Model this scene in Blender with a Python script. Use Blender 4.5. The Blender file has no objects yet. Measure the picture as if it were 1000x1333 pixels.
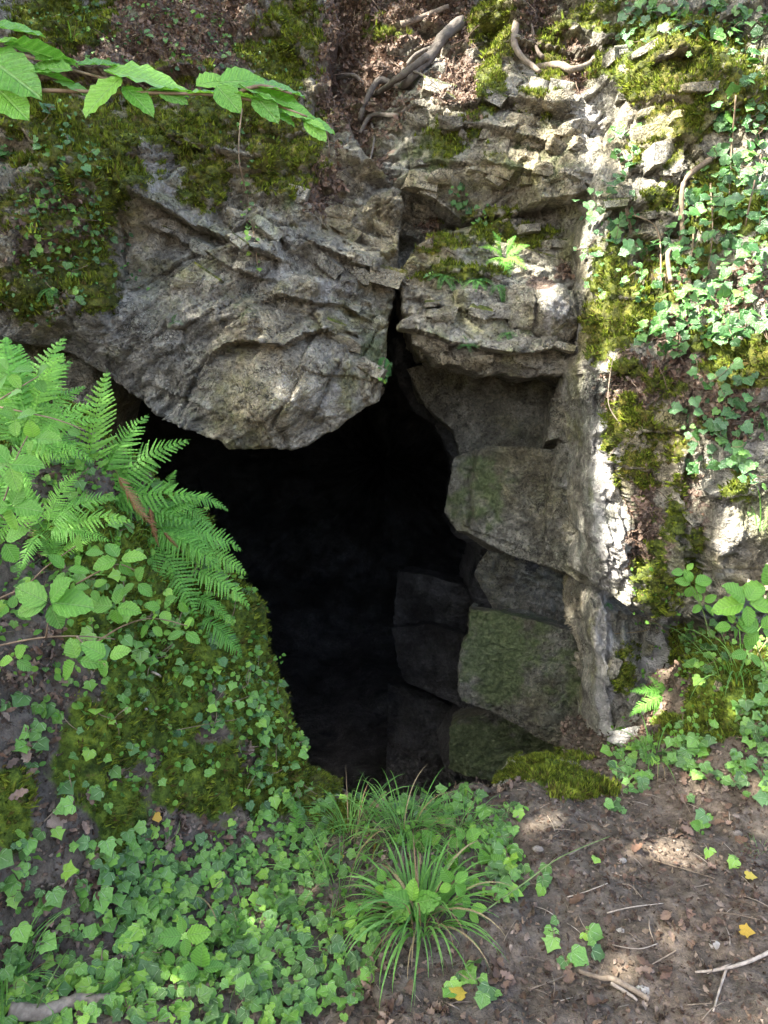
import bpy, math, random
import numpy as np
from mathutils import Vector, Matrix, Quaternion

random.seed(7)
RNG = np.random.default_rng(7)
SC = bpy.context.scene
COL = SC.collection

# ------------------------------------------------------------------ camera
PITCH = math.radians(-10.0)
CAM = np.array([0.0, 0.0, 1.6])
cam_d = bpy.data.cameras.new('camera')
cam_d.sensor_fit = 'VERTICAL'
cam_d.sensor_height = 34.6
cam_d.sensor_width = 26.0
cam_d.lens = 34.6 / (2 * 0.6665)
cam_d.clip_start = 0.05
cam_d.clip_end = 400
cam = bpy.data.objects.new('camera', cam_d)
COL.objects.link(cam)
cam.location = CAM
cam.rotation_euler = (math.radians(90) + PITCH, 0, 0)
SC.camera = cam

# ------------------------------------------------------------------ world, sun, exposure
SUN_DIR = np.array([-0.62, -0.30, 0.85]); SUN_DIR /= np.linalg.norm(SUN_DIR)   # towards the sun
W = bpy.data.worlds.new('World'); SC.world = W
W.use_nodes = True
wn = W.node_tree
bg = wn.nodes.get('Background') or wn.nodes.new('ShaderNodeBackground')
sky = wn.nodes.new('ShaderNodeTexSky')
sky.sky_type = 'NISHITA'
sky.sun_disc = False
sky.sun_elevation = math.asin(SUN_DIR[2])
sky.sun_rotation = math.atan2(SUN_DIR[0], SUN_DIR[1])
sky.air_density = 0.7
sky.dust_density = 5.0
sky.ozone_density = 0.6
wn.links.new(sky.outputs[0], bg.inputs[0])
bg.inputs[1].default_value = 0.15
sl = bpy.data.lights.new('sun', 'SUN')
sl.energy = 5.0
sl.angle = math.radians(0.53)
sl.color = (1.0, 0.95, 0.86)
so = bpy.data.objects.new('sun', sl); COL.objects.link(so)
so.rotation_euler = Vector(SUN_DIR).to_track_quat('Z', 'Y').to_euler()
so.location = (-6, -6, 12)
SC.view_settings.view_transform = 'Standard'
SC.view_settings.look = 'None'
SC.view_settings.gamma = 1.0
SC.view_settings.use_curve_mapping = False
SC.view_settings.exposure = 3.0
SC.cycles.max_bounces = 6
SC.cycles.diffuse_bounces = 4
SC.cycles.glossy_bounces = 2
SC.cycles.transmission_bounces = 4

# ------------------------------------------------------------------ projection helpers
CF = np.array([0, math.cos(PITCH), math.sin(PITCH)])
CU = np.array([0, -math.sin(PITCH), math.cos(PITCH)])

def ray(px, py):
    px = np.asarray(px, float); py = np.asarray(py, float)
    r = (px - 500) / 1000.0; u = (666.5 - py) / 1000.0
    return np.stack([r, CF[1] + CU[1] * u, CF[2] + CU[2] * u], -1)

def at(px, py, Y):
    d = ray(px, py)
    t = np.asarray(Y, float) / d[..., 1]
    return CAM + d * t[..., None]

def proj(P):
    q = P - CAM
    f = q @ CF
    return 500 + 1000 * q[:, 0] / f, 666.5 - 1000 * (q @ CU) / f, f

# ------------------------------------------------------------------ noise (numpy)
def _hash(i, j, k, seed):
    n = (i * 374761393 + j * 668265263 + k * 2147483647 + seed * 974634777) & 0xffffffff
    n = ((n ^ (n >> 13)) * 1274126177) & 0xffffffff
    n = ((n ^ (n >> 16)) * 2246822519) & 0xffffffff
    return ((n ^ (n >> 15)) & 0xffffff) / float(0xffffff)

def vnoise(x, y, z, seed=0):
    xi = np.floor(x).astype(np.int64); yi = np.floor(y).astype(np.int64); zi = np.floor(z).astype(np.int64)
    fx = x - xi; fy = y - yi; fz = z - zi
    fx = fx * fx * (3 - 2 * fx); fy = fy * fy * (3 - 2 * fy); fz = fz * fz * (3 - 2 * fz)
    r = 0
    for a in (0, 1):
        wa = fx if a else 1 - fx
        for b in (0, 1):
            wb = fy if b else 1 - fy
            for c in (0, 1):
                wc = fz if c else 1 - fz
                r = r + wa * wb * wc * _hash(xi + a, yi + b, zi + c, seed)
    return r * 2 - 1

def fbm(x, y, z, sc, octv=4, seed=0, gain=0.5):
    r = 0; a = 1; t = 0
    for o in range(octv):
        r = r + a * vnoise(x * sc, y * sc, z * sc, seed + o * 17)
        t += a; a *= gain; sc *= 2.03
    return r / t * 1.6

def facets(u, v, su, sv, seed, jit=0.9):
    """cells with a random plane each -> (height -1..1, edge distance 0..1)"""
    gx = u / su; gy = v / sv
    ix = np.floor(gx).astype(np.int64); iy = np.floor(gy).astype(np.int64)
    d1 = np.full(gx.shape, 9.0); d2 = np.full(gx.shape, 9.0); h = np.zeros(gx.shape)
    for a in (-1, 0, 1):
        for b in (-1, 0, 1):
            cx = ix + a; cy = iy + b; z = np.zeros_like(cx)
            px = cx + 0.5 + jit * (_hash(cx, cy, z, seed) - .5)
            py = cy + 0.5 + jit * (_hash(cx, cy, z, seed + 1) - .5)
            dx = gx - px; dy = gy - py
            d = np.sqrt(dx * dx + dy * dy)
            hh = (_hash(cx, cy, z, seed + 2) * 2 - 1) * .55 + dx * (_hash(cx, cy, z, seed + 3) * 2 - 1) * .9 + dy * (_hash(cx, cy, z, seed + 4) * 2 - .5) * .9
            near = d < d1
            d2 = np.where(near, d1, np.minimum(d2, d))
            h = np.where(near, hh, h)
            d1 = np.where(near, d, d1)
    return h, np.clip(d2 - d1, 0, 1)

def tri(u, v, su, sv, seed, rot=0.0):
    """continuous surface of random flat triangles, -1..1"""
    c, s_ = math.cos(rot), math.sin(rot)
    x = (u * c + v * s_) / su; y = (-u * s_ + v * c) / sv
    x = x + y * .5
    ix = np.floor(x).astype(np.int64); iy = np.floor(y).astype(np.int64); fx = x - ix; fy = y - iy
    z = np.zeros_like(ix); H = lambda a, b: _hash(ix + a, iy + b, z, seed)
    h00, h10, h01, h11 = H(0, 0), H(1, 0), H(0, 1), H(1, 1)
    lo = h00 + (h10 - h00) * fx + (h11 - h10) * fy
    hi = h00 + (h11 - h01) * fx + (h01 - h00) * fy
    return np.where(fx > fy, lo, hi) * 2 - 1

def terrace(v, period, seed, x):
    """bedding steps: each bed swells upwards then breaks back sharply"""
    q = v / period + 1.3 * vnoise(x * 1.3, v * 1.3, x * 0, seed)
    k = np.floor(q).astype(np.int64); f = q - k
    a = _hash(k, k * 0 + seed, k * 0, seed + 3)
    return (sstep(0, .10, f) * (1 - .75 * f) - .4) * (.35 + .65 * a)

def sstep(a, b, x):
    t = np.clip((x - a) / (b - a), 0, 1)
    return t * t * (3 - 2 * t)

def rbf(pts, vals, q):
    """linear radial basis interpolation with an affine part"""
    pts = np.asarray(pts, float); vals = np.asarray(vals, float); n = len(pts)
    d = np.linalg.norm(pts[:, None] - pts[None], axis=2)
    A = np.zeros((n + 3, n + 3)); A[:n, :n] = -np.sqrt(d * d + .15 ** 2) + np.eye(n) * .02
    A[:n, n] = 1; A[:n, n + 1:] = pts; A[n, :n] = 1; A[n + 1:, :n] = pts.T
    w = np.linalg.lstsq(A, np.concatenate([vals, np.zeros(3)]), rcond=None)[0]
    out = w[n] + q @ w[n + 1:]
    for i in range(n):
        dd = np.linalg.norm(q - pts[i], axis=1)
        out += w[i] * -np.sqrt(dd * dd + .15 ** 2)
    return out

def poly_dist(P, poly):
    """signed distance (inside positive) and nearest boundary point"""
    n = len(poly); best = np.full(len(P), 1e9); nb = np.zeros_like(P); inside = np.zeros(len(P), bool); bt = np.zeros(len(P))
    for i in range(n):
        a = poly[i]; b = poly[(i + 1) % n]; ab = b - a
        t = np.clip(((P - a) @ ab) / max(ab @ ab, 1e-12), 0, 1)
        c = a + t[:, None] * ab
        d = np.sum((P - c) ** 2, axis=1)
        m = d < best
        best = np.where(m, d, best); nb[m] = c[m]
        if a[1] != b[1]:
            cond = ((a[1] > P[:, 1]) != (b[1] > P[:, 1])) & (P[:, 0] < (b[0] - a[0]) * (P[:, 1] - a[1]) / (b[1] - a[1]) + a[0])
            inside ^= cond
    s = np.sqrt(best)
    return np.where(inside, s, -s), nb

def blobs(px, py, lst):
    m = np.zeros(px.shape)
    for b in lst:
        x, y, rx, ry = b[:4]; s = b[4] if len(b) > 4 else 1.0
        d = ((px - x) / rx) ** 2 + ((py - y) / ry) ** 2
        m = np.maximum(m, s * np.exp(-d * .9))
    return m

# ------------------------------------------------------------------ mesh helpers
def make_mesh(name, V, F, attrs=None, uv=None, smooth=False):
    """F: (n,3) or (n,4) int array"""
    V = np.ascontiguousarray(V, np.float32); F = np.ascontiguousarray(F, np.int32)
    me = bpy.data.meshes.new(name)
    k = F.shape[1]
    me.vertices.add(len(V)); me.vertices.foreach_set('co', V.ravel())
    me.loops.add(F.size); me.loops.foreach_set('vertex_index', F.ravel())
    me.polygons.add(len(F)); me.polygons.foreach_set('loop_start', np.arange(0, F.size, k, dtype=np.int32))
    try: me.polygons.foreach_set('loop_total', np.full(len(F), k, np.int32))
    except Exception: pass
    me.update(calc_edges=True)
    if smooth: me.polygons.foreach_set('use_smooth', np.ones(len(F), bool))
    for an, av in (attrs or {}).items():
        at_ = me.attributes.new(an, 'FLOAT', 'POINT'); at_.data.foreach_set('value', np.ascontiguousarray(av, np.float32))
    if uv is not None:
        l = me.uv_layers.new(name='UVMap'); l.data.foreach_set('uv', np.ascontiguousarray(uv[F.ravel()], np.float32).ravel())
    me.validate()
    return me

def link(name, me, mat=None, parent=None, kind=None, label=None, cat=None, group=None, loc=None, rot=None, scale=None):
    o = bpy.data.objects.new(name, me)
    COL.objects.link(o)
    if mat and me is not None and not me.materials: me.materials.append(mat)
    if parent is not None: o.parent = parent
    if kind: o['kind'] = kind
    if label: o['label'] = label
    if cat: o['category'] = cat
    if group: o['group'] = group
    if loc is not None: o.location = loc
    if rot is not None: o.rotation_mode = 'QUATERNION'; o.rotation_quaternion = rot
    if scale is not None: o.scale = (scale,) * 3 if np.isscalar(scale) else scale
    return o

# every rock / ground surface registers its vertices here so plants can be stood on it
SURF = []
def grid_normals(P):
    du = np.gradient(P, axis=1); dv = np.gradient(P, axis=0)
    n = np.cross(du, dv); n /= np.linalg.norm(n, axis=2, keepdims=True) + 1e-9
    return n

def jag(poly, amp, seed, levels=3):
    r = np.random.default_rng(seed); P = [np.array(p, float) for p in poly]
    for l in range(levels):
        Q = []
        for i in range(len(P)):
            a = P[i]; b = P[(i + 1) % len(P)]; Q.append(a)
            L = np.linalg.norm((b - a)[:2])
            if L > 0.05:
                m = (a + b) / 2; nrm = np.array([-(b - a)[1], (b - a)[0], 0]) / L
                Q.append(m + nrm * r.normal() * amp * min(L, .5))
        P = Q
    return np.array(P)

def rock_mass(name, poly, inner, mat, parent=None, step=.008, seed=1, big=.10, mid=.045, small=.012, bed=0.0,
              sc=(.5, .28), back=.8, rnd=.07, edge=.10, lines=(), moss=(), litter=(), pale=(), green=(), kind='structure', label=None, soft=(), grooves=(), flat=False, splay=(0, 0)):
    pp = np.array([p[:2] for p in poly], float); yy = np.array([p[2] for p in poly], float)
    W3 = at(pp[:, 0], pp[:, 1], yy)
    bp = jag(np.stack([W3[:, 0], W3[:, 2], W3[:, 1]], 1), edge, seed)
    bxz = bp[:, :2]
    cp = list(zip(W3[:, 0], W3[:, 2])); cv = list(yy)
    for (a, b, y) in inner:
        w = at(a, b, y); cp.append((w[0], w[2])); cv.append(y)
    marg = step * 10
    x0, z0 = bxz.min(0) - marg - step; x1, z1 = bxz.max(0) + marg + step
    xs = np.arange(x0, x1, step); zs = np.arange(z0, z1, step)
    X, Z = np.meshgrid(xs, zs); shp = X.shape
    q = np.stack([X.ravel(), Z.ravel()], 1)
    s, nb = poly_dist(q, bxz)
    keep = s > -marg
    qq = np.where((s < 0)[:, None], nb, q)
    Y = np.full(len(q), 0.0)
    Yk = rbf(cp, cv, qq[keep])
    qx = qq[keep, 0]; qz = qq[keep, 1]
    out = np.clip(-s[keep], 0, None) / marg          # 0..1 along the side wall
    ppx, ppy, _ = proj(np.stack([qx, Yk, qz], 1))
    sf = 1 - .85 * np.clip(blobs(ppx, ppy, soft), 0, 1) if soft else 1.0
    # bedding frame + warp
    cb, sb = math.cos(bed), math.sin(bed)
    wx = fbm(qx, qz, Yk * 0, 1.6, 3, seed + 50) * .12 + fbm(qx, qz, Yk * 0, 14, 2, seed + 52) * .008
    wz = fbm(qx, qz, Yk * 0, 1.6, 3, seed + 60) * .12 + fbm(qx, qz, Yk * 0, 14, 2, seed + 62) * .008
    u = (qx + wx) * cb + (qz + wz) * sb; v = -(qx + wx) * sb + (qz + wz) * cb
    h1, e1 = facets(u, v, sc[0], sc[1], seed)
    h2, e2 = facets(u + 7, v + 3, sc[0] * .36, sc[1] * .38, seed + 10)
    h3, e3 = facets(u + 17, v + 13, sc[0] * .13, sc[1] * .15, seed + 20)
    t1 = tri(u + 3, v + 9, sc[0] * .9, sc[1] * .9, seed + 110, .3)
    t2 = tri(u + 3, v + 9, sc[0] * .38, sc[1] * .42, seed + 111, -.5)
    t3 = tri(u + 3, v + 9, sc[0] * .15, sc[1] * .17, seed + 112, .9)
    t4 = tri(u, v, .035, .022, seed + 113, .2)
    rough = .45 + 1.1 * np.clip(fbm(qx, qz, Yk * 0, 1.7, 2, seed + 70) * .6 + .5, 0, 1)
    h = (big * (.55 * h1 + .8 * t1) + mid * rough * (.42 * h2 + 1.0 * t2)) * sf + small * rough * (.8 * h3 + 1.5 * t3) * (sf * .7 + .3) + .0075 * t4 * rough * (sf * .6 + .4)
    tm = np.clip(fbm(qx, qz, Yk * 0, 2.6, 3, seed + 120) * .9 + .5, 0, 1)
    h += tm * sf * (mid * .95 * terrace(v, sc[1] * .62, seed + 5, u) + mid * .42 * terrace(v + .3, sc[1] * .21, seed + 6, u * 2))
    h += (.012 * fbm(qx, qz, Yk * 0, 9, 4, seed + 80) + .010 * fbm(qx, qz, Yk * 0, 34, 4, seed + 81, .7)) * (.4 + .6 * sf)
    h -= (big * .25 * np.exp(-(e1 / .03) ** 2) + mid * .3 * np.exp(-(e2 / .04) ** 2) * rough * tm) * sf
    # ledges that the photograph shows
    for (pl, amp, L) in lines:
        w = at([p[0] for p in pl], [p[1] for p in pl], [p[2] for p in pl])
        lx = w[:, 0]; lz = w[:, 2]
        wob = fbm(qx, qz, Yk * 0, 6, 3, seed + 90) * .018
        zz = np.interp(qx, lx, lz); d = qz + wob - zz
        end = sstep(lx[0] - .03, lx[0] + .15, qx) * (1 - sstep(lx[-1] - .15, lx[-1] + .03, qx))
        h += end * amp * np.where(d > 0, np.exp(-d / L), -np.exp(d / (L * .8)) * .8)
    # near-vertical grooves / joints (run down z)
    for (pl, amp, L) in grooves:
        w = at([p[0] for p in pl], [p[1] for p in pl], [p[2] for p in pl])
        o_ = np.argsort(w[:, 2]); lx = w[o_, 0]; lz = w[o_, 2]
        wob = fbm(qx, qz, Yk * 0, 6, 3, seed + 95) * .012
        d = qx + wob - np.interp(qz, lz, lx)
        end = sstep(lz[0] - .03, lz[0] + .1, qz) * (1 - sstep(lz[-1] - .1, lz[-1] + .03, qz))
        h += end * (amp * np.where(d > 0, np.exp(-d / L), -np.exp(d / (L * .8)) * .7) - .02 * np.exp(-(d / .012) ** 2))
    sk = np.clip(s[keep], 0, rnd)
    rr = rnd - np.sqrt(np.clip(rnd ** 2 - (rnd - sk) ** 2, 0, None))
    Yf = Yk - h + rr * .8 + out * back
    # roughen the side wall
    side = out * .05 * fbm(qx, qz, Yf, 5, 3, seed + 99)
    P = np.zeros((len(q), 3)); P[:, 0] = q[:, 0]; P[:, 2] = q[:, 1]; P[:, 1] = 0
    P[keep, 0] = qx + side + out * back * splay[0]; P[keep, 1] = Yf; P[keep, 2] = qz + side + out * back * splay[1]
    # slight in-plane jitter so columns of the grid do not show
    jx = fbm(qx, qz, Yf, 28, 2, seed + 33) * .006
    P[keep, 0] += jx
    idx = np.full(len(q), -1); idx[keep] = np.arange(keep.sum())
    idx = idx.reshape(shp)
    a = idx[:-1, :-1]; b = idx[:-1, 1:]; c = idx[1:, 1:]; d = idx[1:, :-1]
    ok = (a >= 0) & (b >= 0) & (c >= 0) & (d >= 0)
    F = np.stack([a[ok], b[ok], c[ok], d[ok]], 1)
    VP = P[keep]
    N = grid_normals(P.reshape(shp + (3,))).reshape(-1, 3)[keep]
    if True: N = np.where((N[:, 1:2] > 0), -N, N)
    px, py, _ = proj(VP)
    nz = fbm(VP[:, 0], VP[:, 1], VP[:, 2], 7, 4, seed + 5)
    nz2 = fbm(VP[:, 0], VP[:, 1], VP[:, 2], 22, 3, seed + 6)
    A = {}
    upn = np.clip(N[:, 2], -1, 1)
    for nm, bl, kk in (('moss', moss, .5), ('litter', litter, .4), ('pale', pale, .3), ('green', green, .25)):
        m = blobs(px, py, bl) if len(bl) else np.zeros(len(VP))
        m = m * 1.22 + (nz * .5 + nz2 * .36) * np.clip(m * 3, 0, 1)
        if nm in ('moss', 'litter'): m += upn * .45 * np.clip(m * 2, 0, 1)
        A[nm] = np.clip(m, 0, 1)
    # moss has real thickness
    mt = sstep(.45, .8, A['moss'])[:, None]
    VP = VP + N * mt * (.012 + .014 * (nz2[:, None] * .5 + .5)) * (out[:, None] < .05)
    me = make_mesh(name, VP, F, A, smooth=True)
    inside = s[keep] > (step * 1.2 if flat else 0); fs = inside[F].all(1)
    if len(me.polygons) == len(fs): me.polygons.foreach_set('use_smooth', fs)
    o = link(name, me, mat, parent, kind=kind if parent is None else None, label=label)
    SURF.append(dict(name=name, P=VP, N=N, A=A, px=px, py=py, front=(out < .01)))
    return o

# ------------------------------------------------------------------ materials
class NT:
    def __init__(s, name):
        s.m = bpy.data.materials.new(name); s.m.use_nodes = True
        s.t = s.m.node_tree; s.t.nodes.clear()
        s.out = s.t.nodes.new('ShaderNodeOutputMaterial')
    def n(s, typ, ins=None, **kw):
        x = s.t.nodes.new('ShaderNode' + typ)
        for k, v in kw.items(): setattr(x, k, v)
        for k, v in (ins or {}).items(): s.set(x, k, v)
        return x
    def set(s, x, k, v):
        sock = x.inputs[k]
        if isinstance(v, bpy.types.NodeSocket): s.t.links.new(v, sock)
        elif hasattr(v, 'outputs'): s.t.links.new(v.outputs[0], sock)
        elif isinstance(v, (tuple, list)) and len(v) == 3 and sock.type == 'RGBA': sock.default_value = (*v, 1)
        else: sock.default_value = v
    def math(s, op, a, b=0.0, c=0.0, clamp=False):
        x = s.n('Math', operation=op, use_clamp=clamp); s.set(x, 0, a); s.set(x, 1, b)
        if op in ('MULTIPLY_ADD', 'SMOOTH_MIN'): s.set(x, 2, c)
        return x.outputs[0]
    def mr(s, v, a, b, c=0.0, d=1.0, smooth=True):
        x = s.n('MapRange', interpolation_type='SMOOTHSTEP' if smooth else 'LINEAR'); s.set(x, 0, v)
        for i, q in enumerate((a, b, c, d)): s.set(x, i + 1, q)
        return x.outputs[0]
    def mix(s, f, a, b, blend='MIX'):
        x = s.n('Mix', data_type='RGBA', blend_type=blend); s.set(x, 0, f); s.set(x, 6, a); s.set(x, 7, b)
        return x.outputs[2]
    def ramp(s, f, stops):
        x = s.n('ValToRGB'); e = x.color_ramp.elements
        while len(e) < len(stops): e.new(0.5)
        for i, (p, c) in enumerate(stops): e[i].position = p; e[i].color = (*c, 1)
        s.set(x, 0, f); return x.outputs[0]
    def noise(s, co, scale, detail=4, rough=.55, dist=0.0, w=0):
        x = s.n('TexNoise'); s.set(x, 'Vector', co); s.set(x, 'Scale', scale); s.set(x, 'Detail', detail); s.set(x, 'Roughness', rough); s.set(x, 'Distortion', dist)
        return x.outputs[0]
    def attr(s, nm): return s.n('Attribute', attribute_name=nm).outputs['Fac']
    def bump(s, h, strength, dist, nrm=None):
        x = s.n('Bump'); s.set(x, 'Strength', strength); s.set(x, 'Distance', dist); s.set(x, 'Height', h)
        if nrm is not None: s.set(x, 'Normal', nrm)
        return x.outputs[0]
    def fin(s, col, rough=.8, nrm=None, spec=.3, translucent=0.0, tcol=None):
        p = s.n('BsdfPrincipled'); s.set(p, 'Base Color', col); s.set(p, 'Roughness', rough); s.set(p, 'Specular IOR Level', spec)
        if nrm is not None: s.set(p, 'Normal', nrm)
        o = p.outputs[0]
        if translucent:
            t = s.n('BsdfTranslucent'); s.set(t, 'Color', tcol if tcol is not None else col)
            mx = s.n('MixShader'); s.set(mx, 0, translucent); s.set(mx, 1, o); s.set(mx, 2, t.outputs[0]); o = mx.outputs[0]
        s.t.links.new(o, s.out.inputs[0]); return s.m

def mat_rock(name, tone=(1, 1, 1), lichen=1.0, tint=0.0, wet=0.0):
    m = NT(name); co = m.n('NewGeometry').outputs['Position']
    big = m.noise(co, 1.6, 5, .6); med = m.noise(co, 7, 6, .65, .4); fine = m.noise(co, 38, 5, .7); grit = m.noise(co, 150, 3, .7)
    T = lambda c: tuple(c[i] * tone[i] for i in range(3))
    base = m.ramp(med, [(.28, T((.085, .076, .062))), (.45, T((.17, .158, .135))), (.6, T((.27, .255, .225))), (.78, T((.40, .385, .35)))])
    warm = m.mix(m.mr(big, .42, .66), base, m.mix(1.0, base, T((1.0, .90, .74)), 'MULTIPLY'))
    cold = m.mix(m.mr(m.noise(co, 2.7, 3), .55, .7), warm, m.mix(1.0, warm, T((.82, .88, .92)), 'MULTIPLY'))
    c = m.mix(m.mr(fine, .42, .66, 0.0, .8), cold, m.mix(1.0, cold, (1.7, 1.68, 1.62), 'MULTIPLY'))
    pit = m.mr(m.noise(co, 62, 5, .8, .3), .46, .36)
    c = m.mix(m.math('MULTIPLY', pit, .8), c, m.mix(1.0, c, (.28, .26, .24), 'MULTIPLY'))
    c = m.mix(m.mr(grit, .5, .25, 0, .6), c, m.mix(1.0, c, (.45, .43, .4), 'MULTIPLY'))
    # dark veins and cracks in the stone
    vr = m.n('TexVoronoi', {'Scale': 5.5}, feature='DISTANCE_TO_EDGE')
    dv = m.n('VectorMath', operation='ADD'); m.set(dv, 0, co)
    nz = m.n('TexNoise', {'Scale': 6.0, 'Detail': 5.0}); m.set(nz, 'Vector', co); m.t.links.new(nz.outputs['Color'], dv.inputs[1])
    m.set(vr, 'Vector', dv.outputs[0])
    crack = m.mr(vr.outputs['Distance'], .0, .035, 1, 0)
    crack = m.math('MULTIPLY', crack, m.mr(m.noise(co, 3.1, 3), .45, .6))
    c = m.mix(m.math('MULTIPLY', crack, .8), c, (.035, .03, .025))
    # lichen: pale flecks and crusts
    lf = m.n('TexVoronoi', {'Scale': 46.0, 'Randomness': 1.0}); m.set(lf, 'Vector', dv.outputs[0])
    fleck = m.math('MULTIPLY', m.mr(lf.outputs['Distance'], .3, .12), m.mr(m.noise(co, 4.2, 4, .6), .48, .66))
    c = m.mix(m.math('MULTIPLY', fleck, .9 * lichen), c, (.62, .62, .54))
    crust = m.mr(m.noise(co, 11, 6, .75, .8), .60, .66)
    c = m.mix(m.math('MULTIPLY', crust, .5 * lichen), c, (.42, .43, .36))
    olive = m.mr(m.noise(co, 3.6, 5, .65), .5, .68)
    c = m.mix(m.math('MULTIPLY', olive, .6 * lichen + .1), c, m.mix(1.0, c, (.78, .82, .40), 'MULTIPLY'))
    # attributes
    pale = m.mr(m.attr('pale'), .25, .6)
    c = m.mix(m.math('MULTIPLY', pale, .7), c, m.ramp(med, [(.3, (.26, .245, .23)), (.7, (.58, .56, .53))]))
    gr = m.mr(m.attr('green'), .2, .8, 0, .8)
    c = m.mix(gr, c, m.mix(m.mr(fine, .35, .7), (.055, .085, .022), (.15, .18, .07)))
    lit = m.mr(m.math('ADD', m.attr('litter'), m.math('MULTIPLY', fine, .4)), .5, .72)
    soil = m.ramp(m.noise(co, 60, 4, .7), [(.3, (.03, .02, .014)), (.5, (.14, .10, .075)), (.7, (.28, .21, .165))])
    c = m.mix(lit, c, soil)
    mm = m.mr(m.math('ADD', m.attr('moss'), m.math('MULTIPLY', m.math('SUBTRACT', fine, .5), .7)), .42, .62)
    mossc = m.ramp(m.noise(co, 26, 5, .75), [(.3, (.025, .036, .008)), (.5, (.11, .145, .018)), (.68, (.26, .30, .035))])
    mossc = m.mix(m.mr(big, .4, .65), mossc, m.mix(1.0, mossc, (1.1, .8, .7), 'MULTIPLY'))
    mossc = m.mix(m.mr(m.noise(co, 9, 5, .7, .5), .50, .62), mossc, m.mix(1.0, mossc, (.42, .46, .5), 'MULTIPLY'))
    mossc = m.mix(m.mr(m.noise(co, 17, 4, .7), .60, .70), mossc, (.11, .075, .03))
    c = m.mix(mm, c, mossc)
    hb = m.math('ADD', m.math('MULTIPLY', med, 1.0), m.math('MULTIPLY', fine, .38))
    hb = m.math('SUBTRACT', hb, m.math('MULTIPLY', crack, .35))
    hb = m.math('ADD', hb, m.math('MULTIPLY', grit, .14))
    hb = m.math('SUBTRACT', hb, m.math('MULTIPLY', pit, .16))
    chip = m.n('TexVoronoi', {'Scale': 30.0}, feature='F1'); m.set(chip, 'Vector', dv.outputs[0])
    hb = m.math('ADD', hb, m.math('MULTIPLY', chip.outputs['Distance'], .22))
    n1 = m.bump(hb, 1.0, .045)
    n2 = m.bump(m.noise(co, 210, 3, .8), m.math('MULTIPLY', mm, .9), .012, n1)
    return m.fin(c, m.mr(med, .3, .7, .62 - wet * .25, .85), n2, .35)

def mat_soil(name):
    m = NT(name); co = m.n('TexCoord').outputs['Object']
    big = m.noise(co, 2.3, 5, .6); med = m.noise(co, 14, 6, .7); fine = m.noise(co, 75, 4, .75)
    c = m.ramp(med, [(.3, (.035, .029, .023)), (.5, (.10, .083, .065)), (.7, (.19, .160, .13))])
    c = m.mix(m.mr(big, .42, .62), c, m.mix(1.0, c, (1.35, 1.25, 1.15), 'MULTIPLY'))
    c = m.mix(m.mr(fine, .45, .3, 0, .7), c, (.018, .012, .009))
    c = m.mix(m.mr(fine, .62, .72, 0, .6), c, (.24, .19, .15))
    mm = m.mr(m.math('ADD', m.attr('moss'), m.math('MULTIPLY', m.math('SUBTRACT', med, .5), .7)), .42, .6)
    mossc = m.ramp(m.noise(co, 26, 5, .75), [(.3, (.02, .032, .007)), (.5, (.085, .125, .015)), (.68, (.2, .26, .03))])
    mossc = m.mix(m.mr(m.noise(co, 9, 5, .7, .5), .50, .62), mossc, m.mix(1.0, mossc, (.42, .46, .5), 'MULTIPLY'))
    mossc = m.mix(m.mr(m.noise(co, 17, 4, .7), .60, .70), mossc, (.11, .075, .03))
    c = m.mix(mm, c, mossc)
    sun_pink = m.mr(m.attr('pale'), .3, .7)
    c = m.mix(sun_pink, c, (.42, .31, .27))  # pinkish tint standing in for sunlight on the soil
    c = m.mix(m.mr(m.attr('rock'), .4, .6), c, m.ramp(med, [(.3, (.08, .07, .058)), (.7, (.3, .28, .25))]))
    hb = m.math('ADD', med, m.math('MULTIPLY', fine, .5))
    return m.fin(c, .92, m.bump(hb, 1.0, .022), .2)

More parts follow.
